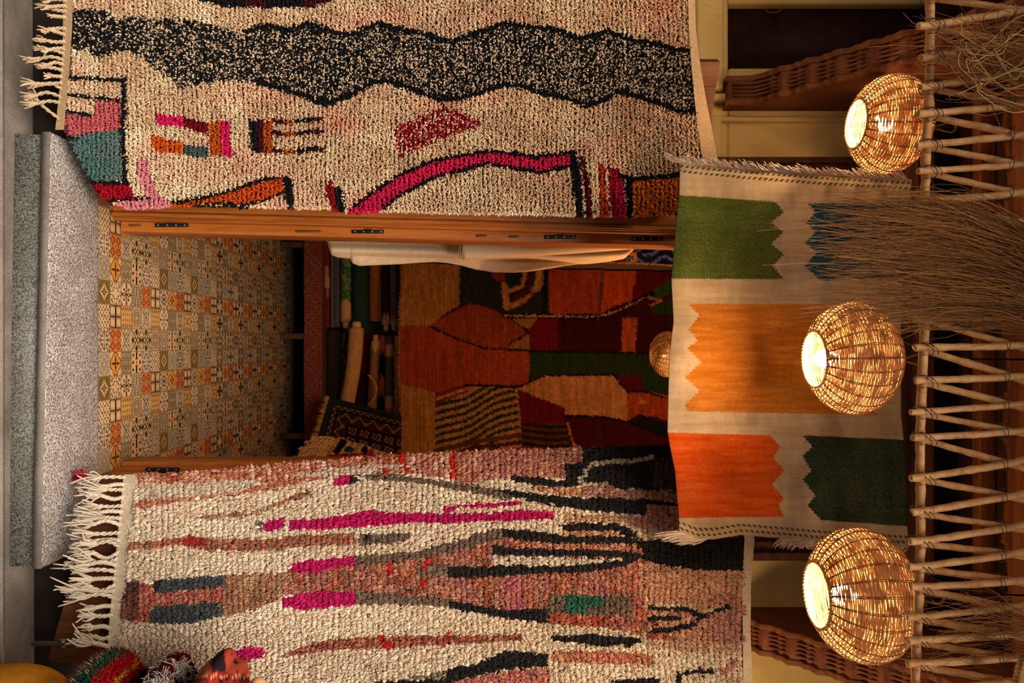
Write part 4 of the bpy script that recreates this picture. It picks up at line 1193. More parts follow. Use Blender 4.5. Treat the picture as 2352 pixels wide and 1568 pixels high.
def fringe(cx, yf, dirx, diry, lnn, k, name='tassel'):
    mb = MB(); rs = np.random.RandomState(300 + k)
    for s in range(6):
        x0 = cx + rs.randn() * 2.6; y0 = yf(x0); D = float(DK(np.array(x0), np.array(y0))) - .003
        a = P(x0, y0 + (1 if diry < 0 else -1), D); L = lnn * rs.uniform(.7, 1.2)
        e = P(x0 + dirx * L + rs.randn() * 3, y0 + diry * L + rs.randn() * 3, D - .012 - .01 * rs.rand()); m = (a + e) / 2 + rs.randn(3) * .003
        tube(mb, spline([a, m, e], 7), [.0019, .0019, .0018, .0018, .0017, .0015, .001], 4, lin((226, 204, 188)) * rs.uniform(.8, 1.05))
    mb.build(name, M['yarn'], kr)


for k, cx in enumerate(np.linspace(1552, 2084, 52)):
    fringe(cx, KU, -.95, -.72 + .1 * math.sin(k), 20 if k > 1 else 26, k)
for k, cx in enumerate(list(np.linspace(1560, 1624, 10)) + list(np.linspace(1798, 1880, 14)) + list(np.linspace(1896, 2080, 16))):
    fringe(cx, KD, -1.1 if cx < 1700 else -.7, .22 if cx < 1640 else .6, 46 if cx < 1640 else 26, 80 + k)

# ================================================================== WICKER LAMPS
def lamp(cx, cy, D, rpx, name_label, lit=True, rings=70, segs=150, seed=0, tilt=(0, 0), bulb_dz=-.25, up=None, group='wicker lamps hanging before the shop'):
    a = rpx / F * D
    ctr = P(cx, cy, D)
    rs = np.random.RandomState(900 + seed)
    root = thing('wicker_lamp', ctr + np.array([0, 0, -.67 * a]), name_label, 'lamp', group)
    bz = .775 * a
    Rt = np.array([[1, 0, tilt[0]], [0, 1, tilt[1]], [-tilt[0], -tilt[1], 1]])
    S = lambda p: (np.asarray(p) @ Rt.T) + ctr
    # woven strands: one horizontal ring after another, waving in and out of the ribs
    nr = 26
    th = np.arange(segs + 1) / segs * 2 * math.pi
    t0 = -math.asin(.67 / .775); t1 = math.radians(80)
    sl = np.sin(np.linspace(0, 1, rings) * math.pi / 2 * 0 + 1)
    la = np.linspace(t0, t1, rings)
    mb = MB()
    for i, l in enumerate(la):
        r0 = a * math.cos(l); z0 = bz * math.sin(l)
        wob = np.sin(th * nr / 2 + (i % 2) * math.pi) * a * .010 + (vn(th * 9, i * .9, seed) - .5) * a * .012
        r = r0 + wob
        z = z0 + (vn(th * 5 + i * 7.7, i * .37, seed + 3) - .5) * a * .014
        # patches where the weave is packed tighter
        pk = fbm(th * 5.5, i * .28 + 3, seed + 5, 3)
        rad = a * (.0092 + .0042 * i / rings + .0088 * np.clip((pk - .48) * 6, 0, 1) + .002 * rs.rand())
        p = np.stack([r * np.cos(th), r * np.sin(th), z], -1)
        # the strand is a flat ribbon-like cane: direct ring build
        rr = np.stack([np.cos(th), np.sin(th), 0 * th], -1); up_ = np.array([0, 0, 1.0])
        nn = rr * math.cos(l) + up_ * math.sin(l); tt = -rr * math.sin(l) + up_ * math.cos(l)
        q = np.stack([p + nn * (a * .010), p + tt * rad[:, None], p - nn * (a * .010), p - tt * rad[:, None]], 1)[:-1].reshape(-1, 3)
        n_ = segs; ii = np.arange(n_)[:, None] * 4; jj = np.arange(4)[None, :]; kk = (jj + 1) % 4; i2 = ((np.arange(n_) + 1) % n_)[:, None] * 4
        mb.add(S(q), np.stack([ii + jj, ii + kk, i2 + kk, i2 + jj], -1).reshape(-1, 4))
    sh = mb.build('woven_shade', M['wicker' if lit else 'wickerdim'], root)
    # scalloped braid round the mouth, and a coiled cap on top
    mb = MB(); tt = np.linspace(0, 2 * math.pi, 300)
    for s in range(2):
        rr = a * (.50 + .018 * np.sin(tt * 26 + s * math.pi)); zz = -.67 * a + a * (.012 * np.cos(tt * 26 + s * math.pi) - .01)
        tube(mb, S(np.stack([rr * np.cos(tt), rr * np.sin(tt), zz], -1)), a * .016, 5, caps=False)
    mb.build('mouth_braid', M['wicker' if lit else 'wickerdim'], sh); mb = MB()
    for rr in np.linspace(.02, .17, 5):
        tube(mb, S(np.stack([rr * a * np.cos(tt), rr * a * np.sin(tt), 0 * tt + bz * math.sqrt(1 - rr * rr) + .004], -1)), a * .02, 5, caps=False)
    mb.build('crown_coil', M['wicker' if lit else 'wickerdim'], sh)
    mb = MB()
    for k in range(nr):
        ph = k / nr * 2 * math.pi + .1
        for dd in (-.012, .012):
            l = np.linspace(t0, t1, 24); r = a * np.cos(l) * 1.012; z = bz * np.sin(l) * 1.01
            tube(mb, S(np.stack([r * np.cos(ph + dd), r * np.sin(ph + dd), z], -1)), a * .0075, 4)
    mb.build('rib_cage', M['rib'], root)
    # bulb hanging in its holder
    bc = S((0, 0, bulb_dz * a)); br = .029
    top = S((0, 0, bz))
    mb = MB(); lathe(mb, [(.0005, br * 1.4), (br * .5, br * 1.4), (br * .55, br * 2.3), (br * .3, br * 2.6), (.0005, br * 2.6)], bc, 14)
    hold = mb.build('bulb_holder', M['iron'], root)
    mb = MB(); lathe(mb, [(.0005, -br), (br * .6, -br * .82), (br * .95, -br * .35), (br, 0), (br * .9, br * .5), (br * .55, br * 1.1), (br * .42, br * 1.5)], bc, 20)
    mb.build('bulb', M['bulb'] if lit else M['steel'], hold)
    mb = MB(); tube(mb, [bc + np.array([0, 0, br * 2.4]), top, top + np.array([.004, .01, .12]), (top[0] + .01, top[1] + .02, 3.43)], .0035, 6)
    mb.build('cable', M['cable'], root)
    # jute hanging loop on the crown
    mb = MB(); u = np.linspace(0, 1, 30)
    lp = np.stack([.035 * np.sin(u * 2 * math.pi) * np.sin(u * math.pi) * .6, 0 * u - .004, .095 * np.sin(u * math.pi)], -1)
    tube(mb, S((0.008, -.004, bz * .985)) + lp, .0032, 6)
    mb.build('hanging_loop', M['cord'], root)
    return root


lamp(2042, 286, 2.62, 111, 'upper left lit wicker globe lamp in front of the carved bracket', seed=1, tilt=(.03, 0), bulb_dz=-.18)
lamp(1957, 822, 2.42, 128, 'middle lit wicker globe lamp before the mustard block, bulb showing in its mouth', seed=2, tilt=(-.02, .03), bulb_dz=-.50)
lamp(1977, 1365, 2.30, 148, 'lower right and largest lit wicker globe lamp, beside the yellow wall', seed=3, tilt=(0, 0), bulb_dz=-.30)
lamp(1533, 813, 4.3, 52, 'small unlit wicker lamp inside the shop, half hidden by the flat rug', lit=False, rings=34, segs=80, seed=4, group='unlit lamps')


# ================================================================== CANE LATTICE
def DT(x):
    return 2.02 - (x - 2120) / F * .12


tr = thing('cane_lattice', P(2120, 784, 2.03), 'lattice of peeled canes wired to a horizontal pole above the lamps', 'lattice')
railx = lambda y: 2136 - y * .0195


def cane(mb, pts, r, seed):
    rs = np.random.RandomState(seed)
    n = 22 if len(pts) < 8 else 120
    p = spline(np.asarray(pts), n)
    rr = r * (1 + .03 * rs.randn(n)); rr[rs.randint(0, 7)::8] *= 1.14
    tube(mb, p + rs.randn(n, 3) * r * .05, rr, 10)


mb = MB(); cane(mb, [P(railx(y), y, 2.035) + np.array([0, 0, .003 * math.sin(y / 90.0)]) for y in range(-140, 1741, 94)], .0112, 1)
mb.build('pole', M['bamboo'], tr)
nod = [-75, -8, 61, 134, 201, 263, 335, 395, 465, 532, 600, 666, 733, 801, 876, 948, 1007, 1099, 1177, 1245, 1303, 1350, 1419, 1473, 1526, 1590]
upx = [-30, 24, 98, 166, 240, 309, 376, 442, 508, 575, 640, 706, 790, 862, 927, 989, 1063, 1139, 1211, 1273, 1333, 1393, 1455, 1509, 1565]
for i, y in enumerate(nod):
    xr = railx(y); rs = random.Random(i)
    for d in (-1, 1):
        j = i - 1 if d < 0 else i
        yc = upx[j] if 0 <= j < len(upx) else y + d * 34
        xc = 2318 - yc * .021
        D0 = 2.004 if d < 0 else 2.03
        stub = rs.uniform(17, 27) if d < 0 else rs.uniform(8, 12)
        sl = (yc - y) / (xc - xr)
        off = -3 if d < 0 else 3
        a = P(xr - stub, y + off - sl * stub * .4, D0 - .006 if d < 0 else D0 + .028); b = P(xr + 4, y + off, D0 - .006 if d < 0 else D0 + .026)
        c = P(xc, yc - d * 5, 1.995 if d < 0 else 2.018); e = P(xc + 130, yc + sl * 130 - d * 5, 1.985 if d < 0 else 2.01)
        mb = MB(); cane(mb, [a, b, (b + c) / 2, c, e], rs.uniform(.0080, .0096), i * 2 + d + 5)
        mb.build('cane', M['bamboo'], tr)
    mb = MB(); t = np.linspace(0, 2 * math.pi * 1.9, 40); cc = P(xr + 5, y, 2.018)
    tube(mb, cc + np.stack([.016 * np.cos(t), .037 * np.sin(t), .002 * t - .012 + .010 * np.cos(t)], -1), .0012, 4)
    mb.build('wire_tie', M['wire'], tr)
for i, yc in enumerate(upx):
    xc = 2318 - yc * .021
    mb = MB(); t = np.linspace(0, 2 * math.pi * 1.6, 34); cc = P(xc + 3, yc, 2.003)
    tube(mb, cc + np.stack([.0185 * np.cos(t), .026 * np.sin(t), .0015 * t - .006], -1), .0012, 4)
    mb.build('wire_tie', M['wire'], tr)


# ================================================================== DRIED GRASS AND ROPE
def grass(label, n, src, mid, tip, seed, r=.0011, D=(1.93, 1.985), curl=10):
    rs = np.random.RandomState(seed)
    mb = MB()
    for k in range(n):
        t = rs.rand()
        q = []
        Dk = rs.uniform(*D)
        for (xa, ya), (xb, yb), jx, jy in (src, mid, tip):
            tt = np.clip(t + rs.randn() * .06, -.1, 1.1)
            q.append((xa + (xb - xa) * tt + rs.randn() * jx, ya + (yb - ya) * tt + rs.randn() * jy))
        q = np.array(q)
        p2 = spline(q, 9) + np.cumsum(rs.randn(9, 2) * curl * .25, 0)
        p = P(p2[:, 0], p2[:, 1], Dk + np.cumsum(rs.randn(9) * .006))
        tube(mb, p, np.linspace(r, r * .55, 9) * rs.uniform(.7, 1.3), 3, lin(np.array([190, 122, 58.]) * rs.uniform(.5, 1.0)), caps=False)
    o = mb.build('dried_grass', M['straw'])
    return tag(o, label, 'dried grass', 'bunches of dried grass over the lattice', 'stuff')


grass('thick fan of dried grass drooping over the lattice pole in front of the blue block', 760, ((2400, 570), (2420, 745), 18, 12), ((2215, 470), (2200, 740), 26, 14), ((1975, 450), (1990, 742), 85, 16), 61, .0009, curl=13)
grass('loose curling tangle of dried grass high at the upper left end of the lattice', 120, ((2420, 40), (2410, 250), 16, 20), ((2310, 60), (2280, 235), 36, 24), ((2200, 60), (2190, 205), 60, 34), 62, .0011, curl=30)
rs = np.random.RandomState(77)
mb = MB()
for k in range(18):
    a = np.array([2400, rs.uniform(30, 260)]); b = np.array([rs.uniform(2200, 2290), rs.uniform(70, 230)])
    m1 = a * .6 + b * .4 + rs.randn(2) * 34; m2 = a * .25 + b * .75 + rs.randn(2) * 30
    q = spline(np.array([a, m1, m2, b, b + rs.randn(2) * 26]), 24)
    tube(mb, P(q[:, 0], q[:, 1], 1.93 - .02 * rs.rand()), np.linspace(.0015, .0009, 24), 5, lin(np.array([214, 164, 98.]) * rs.uniform(.6, 1.0)), caps=False)
tag(mb.build('dried_grass', M['straw']), 'thick pale curled stems among the tangle at the upper left end', 'dried grass', 'bunches of dried grass over the lattice', 'stuff')
grass('thin wispy dried grass hanging at the lower right end of the lattice', 70, ((2400, 1400), (2410, 1520), 16, 20), ((2260, 1365), (2260, 1500), 26, 16), ((2180, 1360), (2170, 1500), 45, 24), 63, .0008, curl=18)
mb = MB(); u = np.linspace(0, 1, 110)
for s in range(3):
    ph = u * 30 + s * 2 * math.pi / 3
    x = 2336 + 22 * (1 - np.sin(np.clip(u, 0, 1) * math.pi * .55)) * 1.5; y = 1476 + u * 130
    tube(mb, P(x, y, 1.90) + np.stack([.013 * np.sin(ph), .007 * np.cos(2 * ph), .003 * np.cos(ph)], -1), .0062 * (1 + .1 * np.sin(u * 400)), 7, lin((176, 132, 80)))
tag(mb.build('braided_rope', M['straw']), 'braided straw rope hanging over the lower right end of the lattice', 'rope')

# ================================================================== INSIDE THE SHOP
# low bench with a patterned cloth front
bench = thing('low_bench', (0.05, 6.25, 0), 'low dark bench under the rolled rugs with a red geometric cloth front', 'bench')
BD = 6.0
bz0, bz1 = H + (700 - CX) / F * BD, H + (741 - CX) / F * BD
mb = MB(); box(mb, -1.2, 1.3, BD + .012, 6.6, bz1 - .03, bz1 - .004); mb.build('seat_board', M['oldwood'], bench, smooth=False, bevel=.004)
for yy in (560, 772, 1003):
    xx = (yy - CY) / F * BD
    mb = MB(); box(mb, xx - .022, xx + .022, BD + .03, BD + .08, 0.002, bz1 - .03); mb.build('leg', M['oldwood'], bench, smooth=False, bevel=.003)
n1, n2 = 46, 520
U, V = np.meshgrid(np.linspace(0, 1, n1), np.linspace(0, 1, n2), indexing='ij')
X = -1.2 + 2.5 * V; Z = bz0 - .005 + (bz1 - bz0) * U
c = np.zeros(U.shape + (3,)); c[:] = (112, 46, 32)
zz = np.abs(((X * 3.6) % 1) - .5) * 2
for w, k in ((.08, (172, 104, 70)), (.04, (60, 24, 20))):
    c[np.abs(zz - U) < w] = k; c[np.abs(zz - U - .22) < w] = k; c[np.abs(zz - U + .22) < w * .7] = k
h = (np.sin(X * 260) * np.sin(U * 60) > .35) & (np.abs(zz - U) > .12)
c[h] = (160, 92, 64)
h = (np.sin(X * 130 + 2) * np.sin(U * 30 + 1) > .75); c[h] = (70, 28, 24)
mb = MB(); mb.add(np.stack([X, BD - .004 * np.sin(X * 9), Z], -1).reshape(-1, 3), gridfaces(n1, n2), lin(c).reshape(-1, 3))
mb.build('cloth_front', M['inner'], bench)
mb = MB(); box(mb, -1.2, 1.3, 6.5, 6.6, 0.0, .2); mb.build('back_panel', M['darkcloth'], bench, smooth=False)


def roll(label, x0, x1, ya, yb, colf, D=6.16, tilt=0.0, core=None, flat=1.0, bend=0.0, name='rolled_rug', folded=False, xa2=None):
    """rug rolled up and lying along the bench: image rows ya..yb, stack height x0..x1; tilt = px change of height towards yb"""
    n, sd = 70, 26
    u = np.linspace(0, 1, n)
    x = (x0 + x1) / 2 + tilt * u + bend * np.sin(u * math.pi)
    y = ya + (yb - ya) * u
    r = (x1 - x0) / 2 / F * D
    axis = P(x, y, D)
    root = thing(name, axis[n // 2] - np.array([0, 0, r]), label, 'rug', 'rugs stacked on the bench')
    th = np.arange(sd) / sd * 2 * math.pi
    if folded:
        cs = np.sign(np.cos(th)) * np.abs(np.cos(th)) ** .45; sn = np.sign(np.sin(th)) * np.abs(np.sin(th)) ** .45
    else:
        cs, sn = np.cos(th), np.sin(th)
    wob = 1 + .05 * (vn(u[:, None] * 6 + x0, th[None] * 1.3, 71) - .5)
    endr = np.where((u < .012) | (u > .988), .86, 1.0)[:, None]
    ry = r * flat
    v = axis[:, None] + np.stack([0 * cs[None] * wob, -cs[None] * ry * wob * endr, sn[None] * r * wob * endr], -1)
    U2, T2 = np.meshgrid(u, th, indexing='ij')
    c = colf(U2, T2, y[:, None] + 0 * T2)
    mb = MB()
    i = np.arange(n - 1)[:, None] * sd; j = np.arange(sd)[None]; k = (j + 1) % sd
    vv = np.concatenate([v.reshape(-1, 3), axis[:1], axis[-1:]]); cc = np.concatenate([lin(np.clip(c, 3, 255)).reshape(-1, 3), lin((90, 70, 50))[None], lin((90, 70, 50))[None]])
    e = (n - 1) * sd; jj = np.arange(sd)
    mb.add(vv, [np.stack([i + j, i + k, i + sd + k, i + sd + j], -1).reshape(-1, 4), np.stack([np.full(sd, n * sd), (jj + 1) % sd, jj], -1), np.stack([np.full(sd, n * sd + 1), e + jj, e + (jj + 1) % sd], -1)], cc)
    mb.build('roll', M['inner'], root)
    if core:
        s, ccol = core                                 # the inner turns poke out of one end
        e_ = axis[-1] if s > 0 else axis[0]
        mb = MB(); q = np.linspace(0, 1, 6)
        tube(mb, np.stack([e_[0] - s * .01 + s * .055 * q, e_[1] + 0 * q, e_[2] + 0 * q], -1), np.array([1, 1, 1, 1, .97, .8]) * r * .62, 18, lin(ccol))
        t = np.linspace(0, 5 * math.pi, 70); rr = r * .12 + r * .48 * t / t[-1]
        tube(mb, np.stack([0 * t + e_[0] + s * .046, e_[1] + rr * np.cos(t), e_[2] + rr * np.sin(t)], -1), r * .035, 4, lin(np.array(ccol) * .7))
        mb.build('inner_turns', M['canvas'], root)
    return root


def plainc(k, f=(3, 6), amt=26, seed=0):
    k = np.array(k, float)
    return lambda u, t, y: k + ((fbm(u * 26 * f[0], t * f[1], 80 + seed, 3) - .5) * amt)[..., None] * (k / (k.max() + 1))


def stripec(stops, base, streak=None):
    def f(u, t, y):
        c = np.zeros(u.shape + (3,)); c[:] = base
        for a, b, k in stops:
            c[(y >= a) & (y < b)] = k
        if streak:
            s = (vn(t * 9, u * 4, 91) > .55)
            for a, b, k in streak:
                c[(y >= a) & (y < b) & s] = k
        return c + ((fbm(u * 60, t * 5, 92, 2) - .5) * 24)[..., None]
    return f


def zig(base, endc, y0, amp, seed=0):
    def f(u, t, y):
        c = np.zeros(u.shape + (3,)); c[:] = base
        c += ((fbm(u * 50, t * 6, 83 + seed, 2) - .5) * 22)[..., None]
        zz = y0 + amp * np.abs(((t * .9) % 1) - .5)
        c[y > zz] = endc
        return c
    return f


roll('maroon folded rug with one orange band, lowest of the left pile', 744, 761, 540, 752, stripec([(636, 660, (196, 128, 62))], (124, 34, 34), [(548, 566, (150, 100, 70)), (612, 636, (182, 116, 72)), (660, 682, (182, 116, 72))]), folded=True, flat=2.2)
roll('grey-blue pinstriped folded rug second up in the left pile', 761, 781, 560, 752, lambda u, t, y: np.where((np.sin(t * 19) > .45)[..., None], np.array([120, 106, 92.]), np.where((np.abs(t - 3.4) < .16)[..., None], np.array([190, 122, 58.]), np.array([72, 68, 76.]))) + ((fbm(u * 30, t * 4, 81, 2) - .5) * 20)[..., None], folded=True, flat=2.2)
def greenf(u, t, y):
    c = np.zeros(u.shape + (3,)); c[:] = (44, 108, 50)
    s = (fbm(u * 26, t * 22, 84, 2) > .56); c[s] = (140, 130, 70)
    c[(y > 712 - 26 * np.abs(np.cos(t * .5)) ** 3 + 8 * np.abs(((t * 2) % 1) - .5))] = (206, 150, 88)
    return c
roll('bright green rolled rug with a tan end in the left pile', 782, 808, 560, 740, greenf, core=(1, (206, 152, 92)))
roll('thick dark bottle-green rolled rug in the left pile', 808, 846, 560, 756, plainc((40, 62, 36), (2, 8), 22, 2))
roll('brown rolled rug in the upper half of the left pile', 847, 876, 590, 738, plainc((142, 88, 46), (1, 14), 60, 3))
roll('dark plum rolled rug with small white dashes near the top of the left pile', 877, 896, 590, 746, zig((62, 26, 32), (196, 150, 112), 716, 34, 1), core=(1, (190, 146, 112)))
roll('slate grey rolled rug with a cream zigzag end, topmost of the left pile', 896, 914, 600, 746, zig((112, 106, 104), (206, 160, 118), 728, 22, 2), core=(1, (196, 150, 110)))
roll('broad olive-black rolled rug lowest in the right pile', 748, 784, 758, 960, plainc((58, 46, 26), (2, 6), 22, 4), tilt=-2, D=6.19)
roll('thin black and grey flecked rolled rug in the right pile', 786, 800, 762, 950, lambda u, t, y: np.where((fbm(u * 40, t * 9, 86, 2) > .55)[..., None], np.array([120, 108, 90.]), np.array([38, 32, 28.])), tilt=-3, D=6.19)
roll('big tan rolled rug bulging out of the right pile', 802, 836, 752, 960, plainc((206, 150, 84), (1, 18), 56, 5), tilt=-30, bend=6, core=(-1, (214, 168, 108)), D=6.04)
roll('dark wine-red rolled rug in the right pile', 826, 851, 776, 960, plainc((86, 30, 26), (2, 6), 20, 6), tilt=-10, D=6.21)
rt = roll('taupe rolled rug tied with a twisted rope and capped in cream', 852, 874, 782, 960, lambda u, t, y: np.where((y < 800 + 16 * np.abs(((t * .6) % 1) - .5))[..., None], np.array([206, 162, 112.]), np.array([150, 104, 62.]) + ((fbm(u * 30, t * 9, 87, 2) - .5) * 30)[..., None]), tilt=-10, core=(-1, (206, 162, 112)), D=6.12)
mb = MB(); u = np.linspace(0, 1, 70)
for s in range(2):
    ph = u * 60 + s * math.pi
    tube(mb, P(846 + 18 * np.abs(np.sin(u * math.pi)) ** .7, 862 + 66 * u, 6.055 - .03 * np.sin(u * math.pi)) + np.stack([.006 * np.sin(ph), .006 * np.cos(ph), .006 * np.cos(ph)], -1), .006, 5, lin((198, 140, 84)))
mb.build('rope_tie', M['yarn'], rt)
roll('rolled rug with slanting orange and black bands in the right pile', 869, 888, 770, 960, lambda u, t, y: np.where(((y * .021 - t * .38) % 2 < .85)[..., None], np.array([206, 92, 40.]), np.array([26, 24, 24.])), tilt=-4, D=6.16)
roll('rolled rug banded white, green, white and orange in the right pile', 886, 905, 770, 960, stripec([(770, 792, (86, 84, 86)), (792, 818, (206, 160, 122)), (818, 910, (98, 96, 34)), (910, 937, (214, 168, 130)), (937, 960, (206, 92, 40))], (98, 96, 34)), tilt=-2, D=6.13)
roll('cream rolled rug with black stepped diamonds, topmost of the right pile', 904, 922, 770, 960, lambda u, t, y: np.where((np.abs(np.abs(((y - 780) % 62) - 31) - 22 * np.abs(np.sin(t))) < 4)[..., None] & (np.sin(y * 1.3) > -.3)[..., None], np.array([40, 32, 30.]), np.array([206, 158, 110.]) + ((fbm(u * 20, t * 12, 88, 2) - .5) * 40)[..., None]), tilt=0, D=6.15)

# ---- big patchwork rug on the back wall
PWD = 5.93


def patch(x, y):
    n = len(x)
    x = x + 1.5 * RNG.randn(n); y = y + 1.2 * RNG.randn(n)
    c = np.tile(np.array([70, 24, 22.]), (n, 1))
    OCH = (180, 124, 62); RUS = (150, 66, 28); BRK = (164, 68, 36); DTE = (44, 44, 36); GRN = (40, 56, 26); MRN = (78, 20, 26); TAN = (186, 126, 72)
    def P_(pts, k): c[inpoly(x, y, pts)] = k
    P_([(900, 600), (1056, 604), (1055, 700), (1020, 722), (990, 748), (900, 748)], OCH)
    P_([(1056, 600), (1300, 600), (1262, 725), (1165, 724), (1120, 704), (1055, 702)], DTE)
    P_([(985, 747), (1040, 716), (1080, 697), (1120, 706), (1160, 724), (1215, 765), (1165, 800), (1100, 800), (1050, 778)], RUS)
    P_([(900, 746), (990, 748), (1050, 777), (1100, 798), (1165, 801), (1216, 805), (1216, 882), (1140, 886), (1070, 883), (1000, 903), (955, 888), (900, 880)], BRK)
    P_([(900, 880), (955, 888), (1002, 903), (1002, 1050), (900, 1050)], OCH)
    q = inpoly(x, y, [(1000, 905), (1070, 883), (1186, 892), (1198, 980), (1196, 1050), (1000, 1050)])
    st = ((y - 900) + (x - 1000) * .42 + 5 * np.sin(x / 22.0)) / 17.0 % 1
    c[q & (st < .5)] = (38, 58, 40); c[q & (st >= .5)] = TAN
    P_([(1000, 905), (1060, 884), (1110, 884), (1000, 930)], (110, 36, 26)); c[onstroke(x, y, [(1005, 915), (1070, 893), (1100, 888)], 7)] = (198, 122, 70)
    c[onstroke(x, y, [(1000, 1036), (1100, 1012), (1200, 1000)], 10)] = (96, 62, 22); c[onstroke(x, y, [(1000, 1052), (1100, 1026), (1200, 1016)], 9)] = (90, 26, 26)
    c[onstroke(x, y, [(1188, 892), (1198, 976)], 8)] = TAN
    P_([(1128, 628), (1160, 628), (1160, 655), (1135, 640)], (130, 54, 24))
    c[onstroke(x, y, [(1158, 655), (1164, 702)], 14)] = TAN; c[onstroke(x, y, [(1164, 706), (1200, 690), (1232, 660)], 14)] = (176, 124, 66); c[onstroke(x, y, [(1236, 660), (1244, 600)], 18)] = (176, 128, 66)
    c[onstroke(x, y, [(1178, 690), (1214, 668), (1222, 600)], 11)] = (84, 22, 22); c[onstroke(x, y, [(1165, 670), (1200, 655), (1210, 600)], 11)] = TAN
    P_([(1172, 600), (1204, 600), (1196, 655), (1174, 660)], (30, 44, 28))
    c[onstroke(x, y, [(1253, 600), (1250, 726)], 9)] = (24, 24, 22)
    P_([(1260, 600), (1370, 600), (1376, 722), (1262, 720)], (168, 66, 34)); P_([(1370, 600), (1466, 600), (1452, 690), (1410, 702), (1376, 722), (1372, 640)], (190, 72, 22)); c[onstroke(x, y, [(1386, 600), (1376, 716)], 9)] = (106, 60, 26)
    P_([(1464, 600), (1560, 600), (1560, 640), (1500, 666), (1454, 690)], (96, 18, 34)); P_([(1560, 630), (1500, 664), (1496, 690), (1560, 670)], (50, 76, 24))
    P_([(1214, 728), (1376, 728), (1500, 690), (1560, 700), (1560, 812), (1214, 806)], (62, 18, 20)); P_([(1214, 730), (1282, 728), (1284, 806), (1214, 806)], (108, 16, 34)); P_([(1490, 700), (1560, 680), (1560, 724), (1500, 720)], (44, 56, 22))
    P_([(1170, 733), (1236, 729), (1216, 756)], (160, 112, 46)); P_([(1165, 790), (1216, 765), (1216, 804), (1170, 801)], (150, 104, 44))
    P_([(1430, 730), (1465, 729), (1459, 811), (1427, 811)], (176, 78, 34))
    P_([(1215, 806), (1530, 812), (1560, 812), (1560, 905), (1520, 910), (1480, 898), (1475, 862), (1410, 860), (1250, 860), (1215, 882)], GRN)
    P_([(1410, 860), (1474, 862), (1476, 898), (1440, 898)], (84, 18, 24))
    P_([(1188, 893), (1250, 862), (1410, 862), (1440, 898), (1442, 966), (1380, 957), (1299, 955), (1294, 936), (1235, 912)], TAN)
    P_([(1440, 896), (1480, 896), (1560, 914), (1560, 975), (1500, 955), (1442, 966)], (168, 70, 26)); P_([(1468, 912), (1490, 928), (1470, 926)], (206, 140, 70))
    P_([(1188, 895), (1235, 912), (1296, 936), (1300, 972), (1198, 972)], (100, 18, 26))
    q = inpoly(x, y, [(1198, 972), (1302, 972), (1312, 1050), (1196, 1050)]); st = ((y - 972) + 4 * np.sin(x / 30.0)) / 15 % 1
    c[q & (st < .55)] = (30, 36, 22); c[q & (st >= .55)] = (104, 46, 24)
    c[onstroke(x, y, [(1306, 974), (1318, 1015), (1344, 1050)], 9)] = (168, 110, 54)
    P_([(1304, 958), (1400, 958), (1450, 968), (1560, 1012), (1560, 1050), (1350, 1050), (1316, 1012)], (70, 16, 22))
    P_([(1440, 968), (1468, 950), (1560, 985), (1560, 1010)], (28, 30, 20))
    for s, w in (([(985, 748), (1050, 778), (1110, 799), (1215, 805)], 4), ([(1165, 800), (1170, 790), (1216, 764)], 4), ([(1160, 722), (1215, 764)], 3), ([(1070, 884), (1140, 886), (1190, 890), (1250, 862)], 5), ([(1215, 806), (1550, 812)], 5),
                 ([(1250, 861), (1410, 861), (1442, 900), (1480, 898), (1525, 912)], 5), ([(1300, 955), (1380, 957), (1442, 968), (1540, 1006)], 6), ([(1160, 725), (1376, 727), (1420, 712), (1500, 674)], 11)):
        c[onstroke(x, y, s, w)] = (22, 20, 18)
    m = onstroke(x, y, [(1160, 725), (1376, 727), (1420, 712), (1490, 680)], 4.5) & (np.sin(x * .9) > -.4); c[m] = (206, 150, 92)
    c[onstroke(x, y, [(1492, 684), (1520, 690), (1494, 702)], 5)] = (190, 110, 60)
    c = c * (.84 + .3 * vn(x / 3.2, y / 40, 95))[:, None] * (.82 + .36 * fbm(x / 5, y / 4, 96, 2))[:, None]
    return lin(np.clip(c, 3, 255))


pr = thing('patchwork_rug', P(915, 820, PWD), 'large patchwork rug of rust, tan, maroon and green shapes hanging on the back wall', 'rug')
ridge = lambda x: .004 * np.abs(np.sin(x * math.pi / 9.0))
ppoly = [(913, 600), (920, 606), (924, 640), (918, 700), (916, 760), (914, 850), (920, 950), (918, 1010), (921, 1060), (1600, 1060), (1600, 624), (1500, 622), (1400, 620), (1300, 618), (1240, 616), (1100, 612), (1000, 604)]
mb = MB(); masksheet(mb, ppoly, lambda x, y: PWD - ridge(x) + .012 * np.sin(y / 70.0) + .004 * vn(x / 4, y / 3) , patch, 2.2); mb.build('wool_field', M['inner'], pr)
n = 700; ey = RNG.uniform(606, 1050, n); ex = np.interp(ey, [606, 640, 700, 760, 850, 950, 1010, 1060], [920, 924, 918, 916, 914, 920, 918, 921])
mb = MB(); tufts(mb, P(ex + 4, ey, PWD - .01), np.stack([RNG.randn(n) * .3, -.4 + RNG.randn(n) * .3, -np.ones(n)], -1), RNG.uniform(.012, .035, n), RNG.uniform(.004, .007, n), RNG.randn(n, 3) * .15, lin(np.array([176, 118, 60.]) * RNG.uniform(.7, 1.1, (n, 1))))
tag(mb.build('lower_fringe', M['yarn'], pr), 'short tan fringe along the lower edge', kind='stuff')

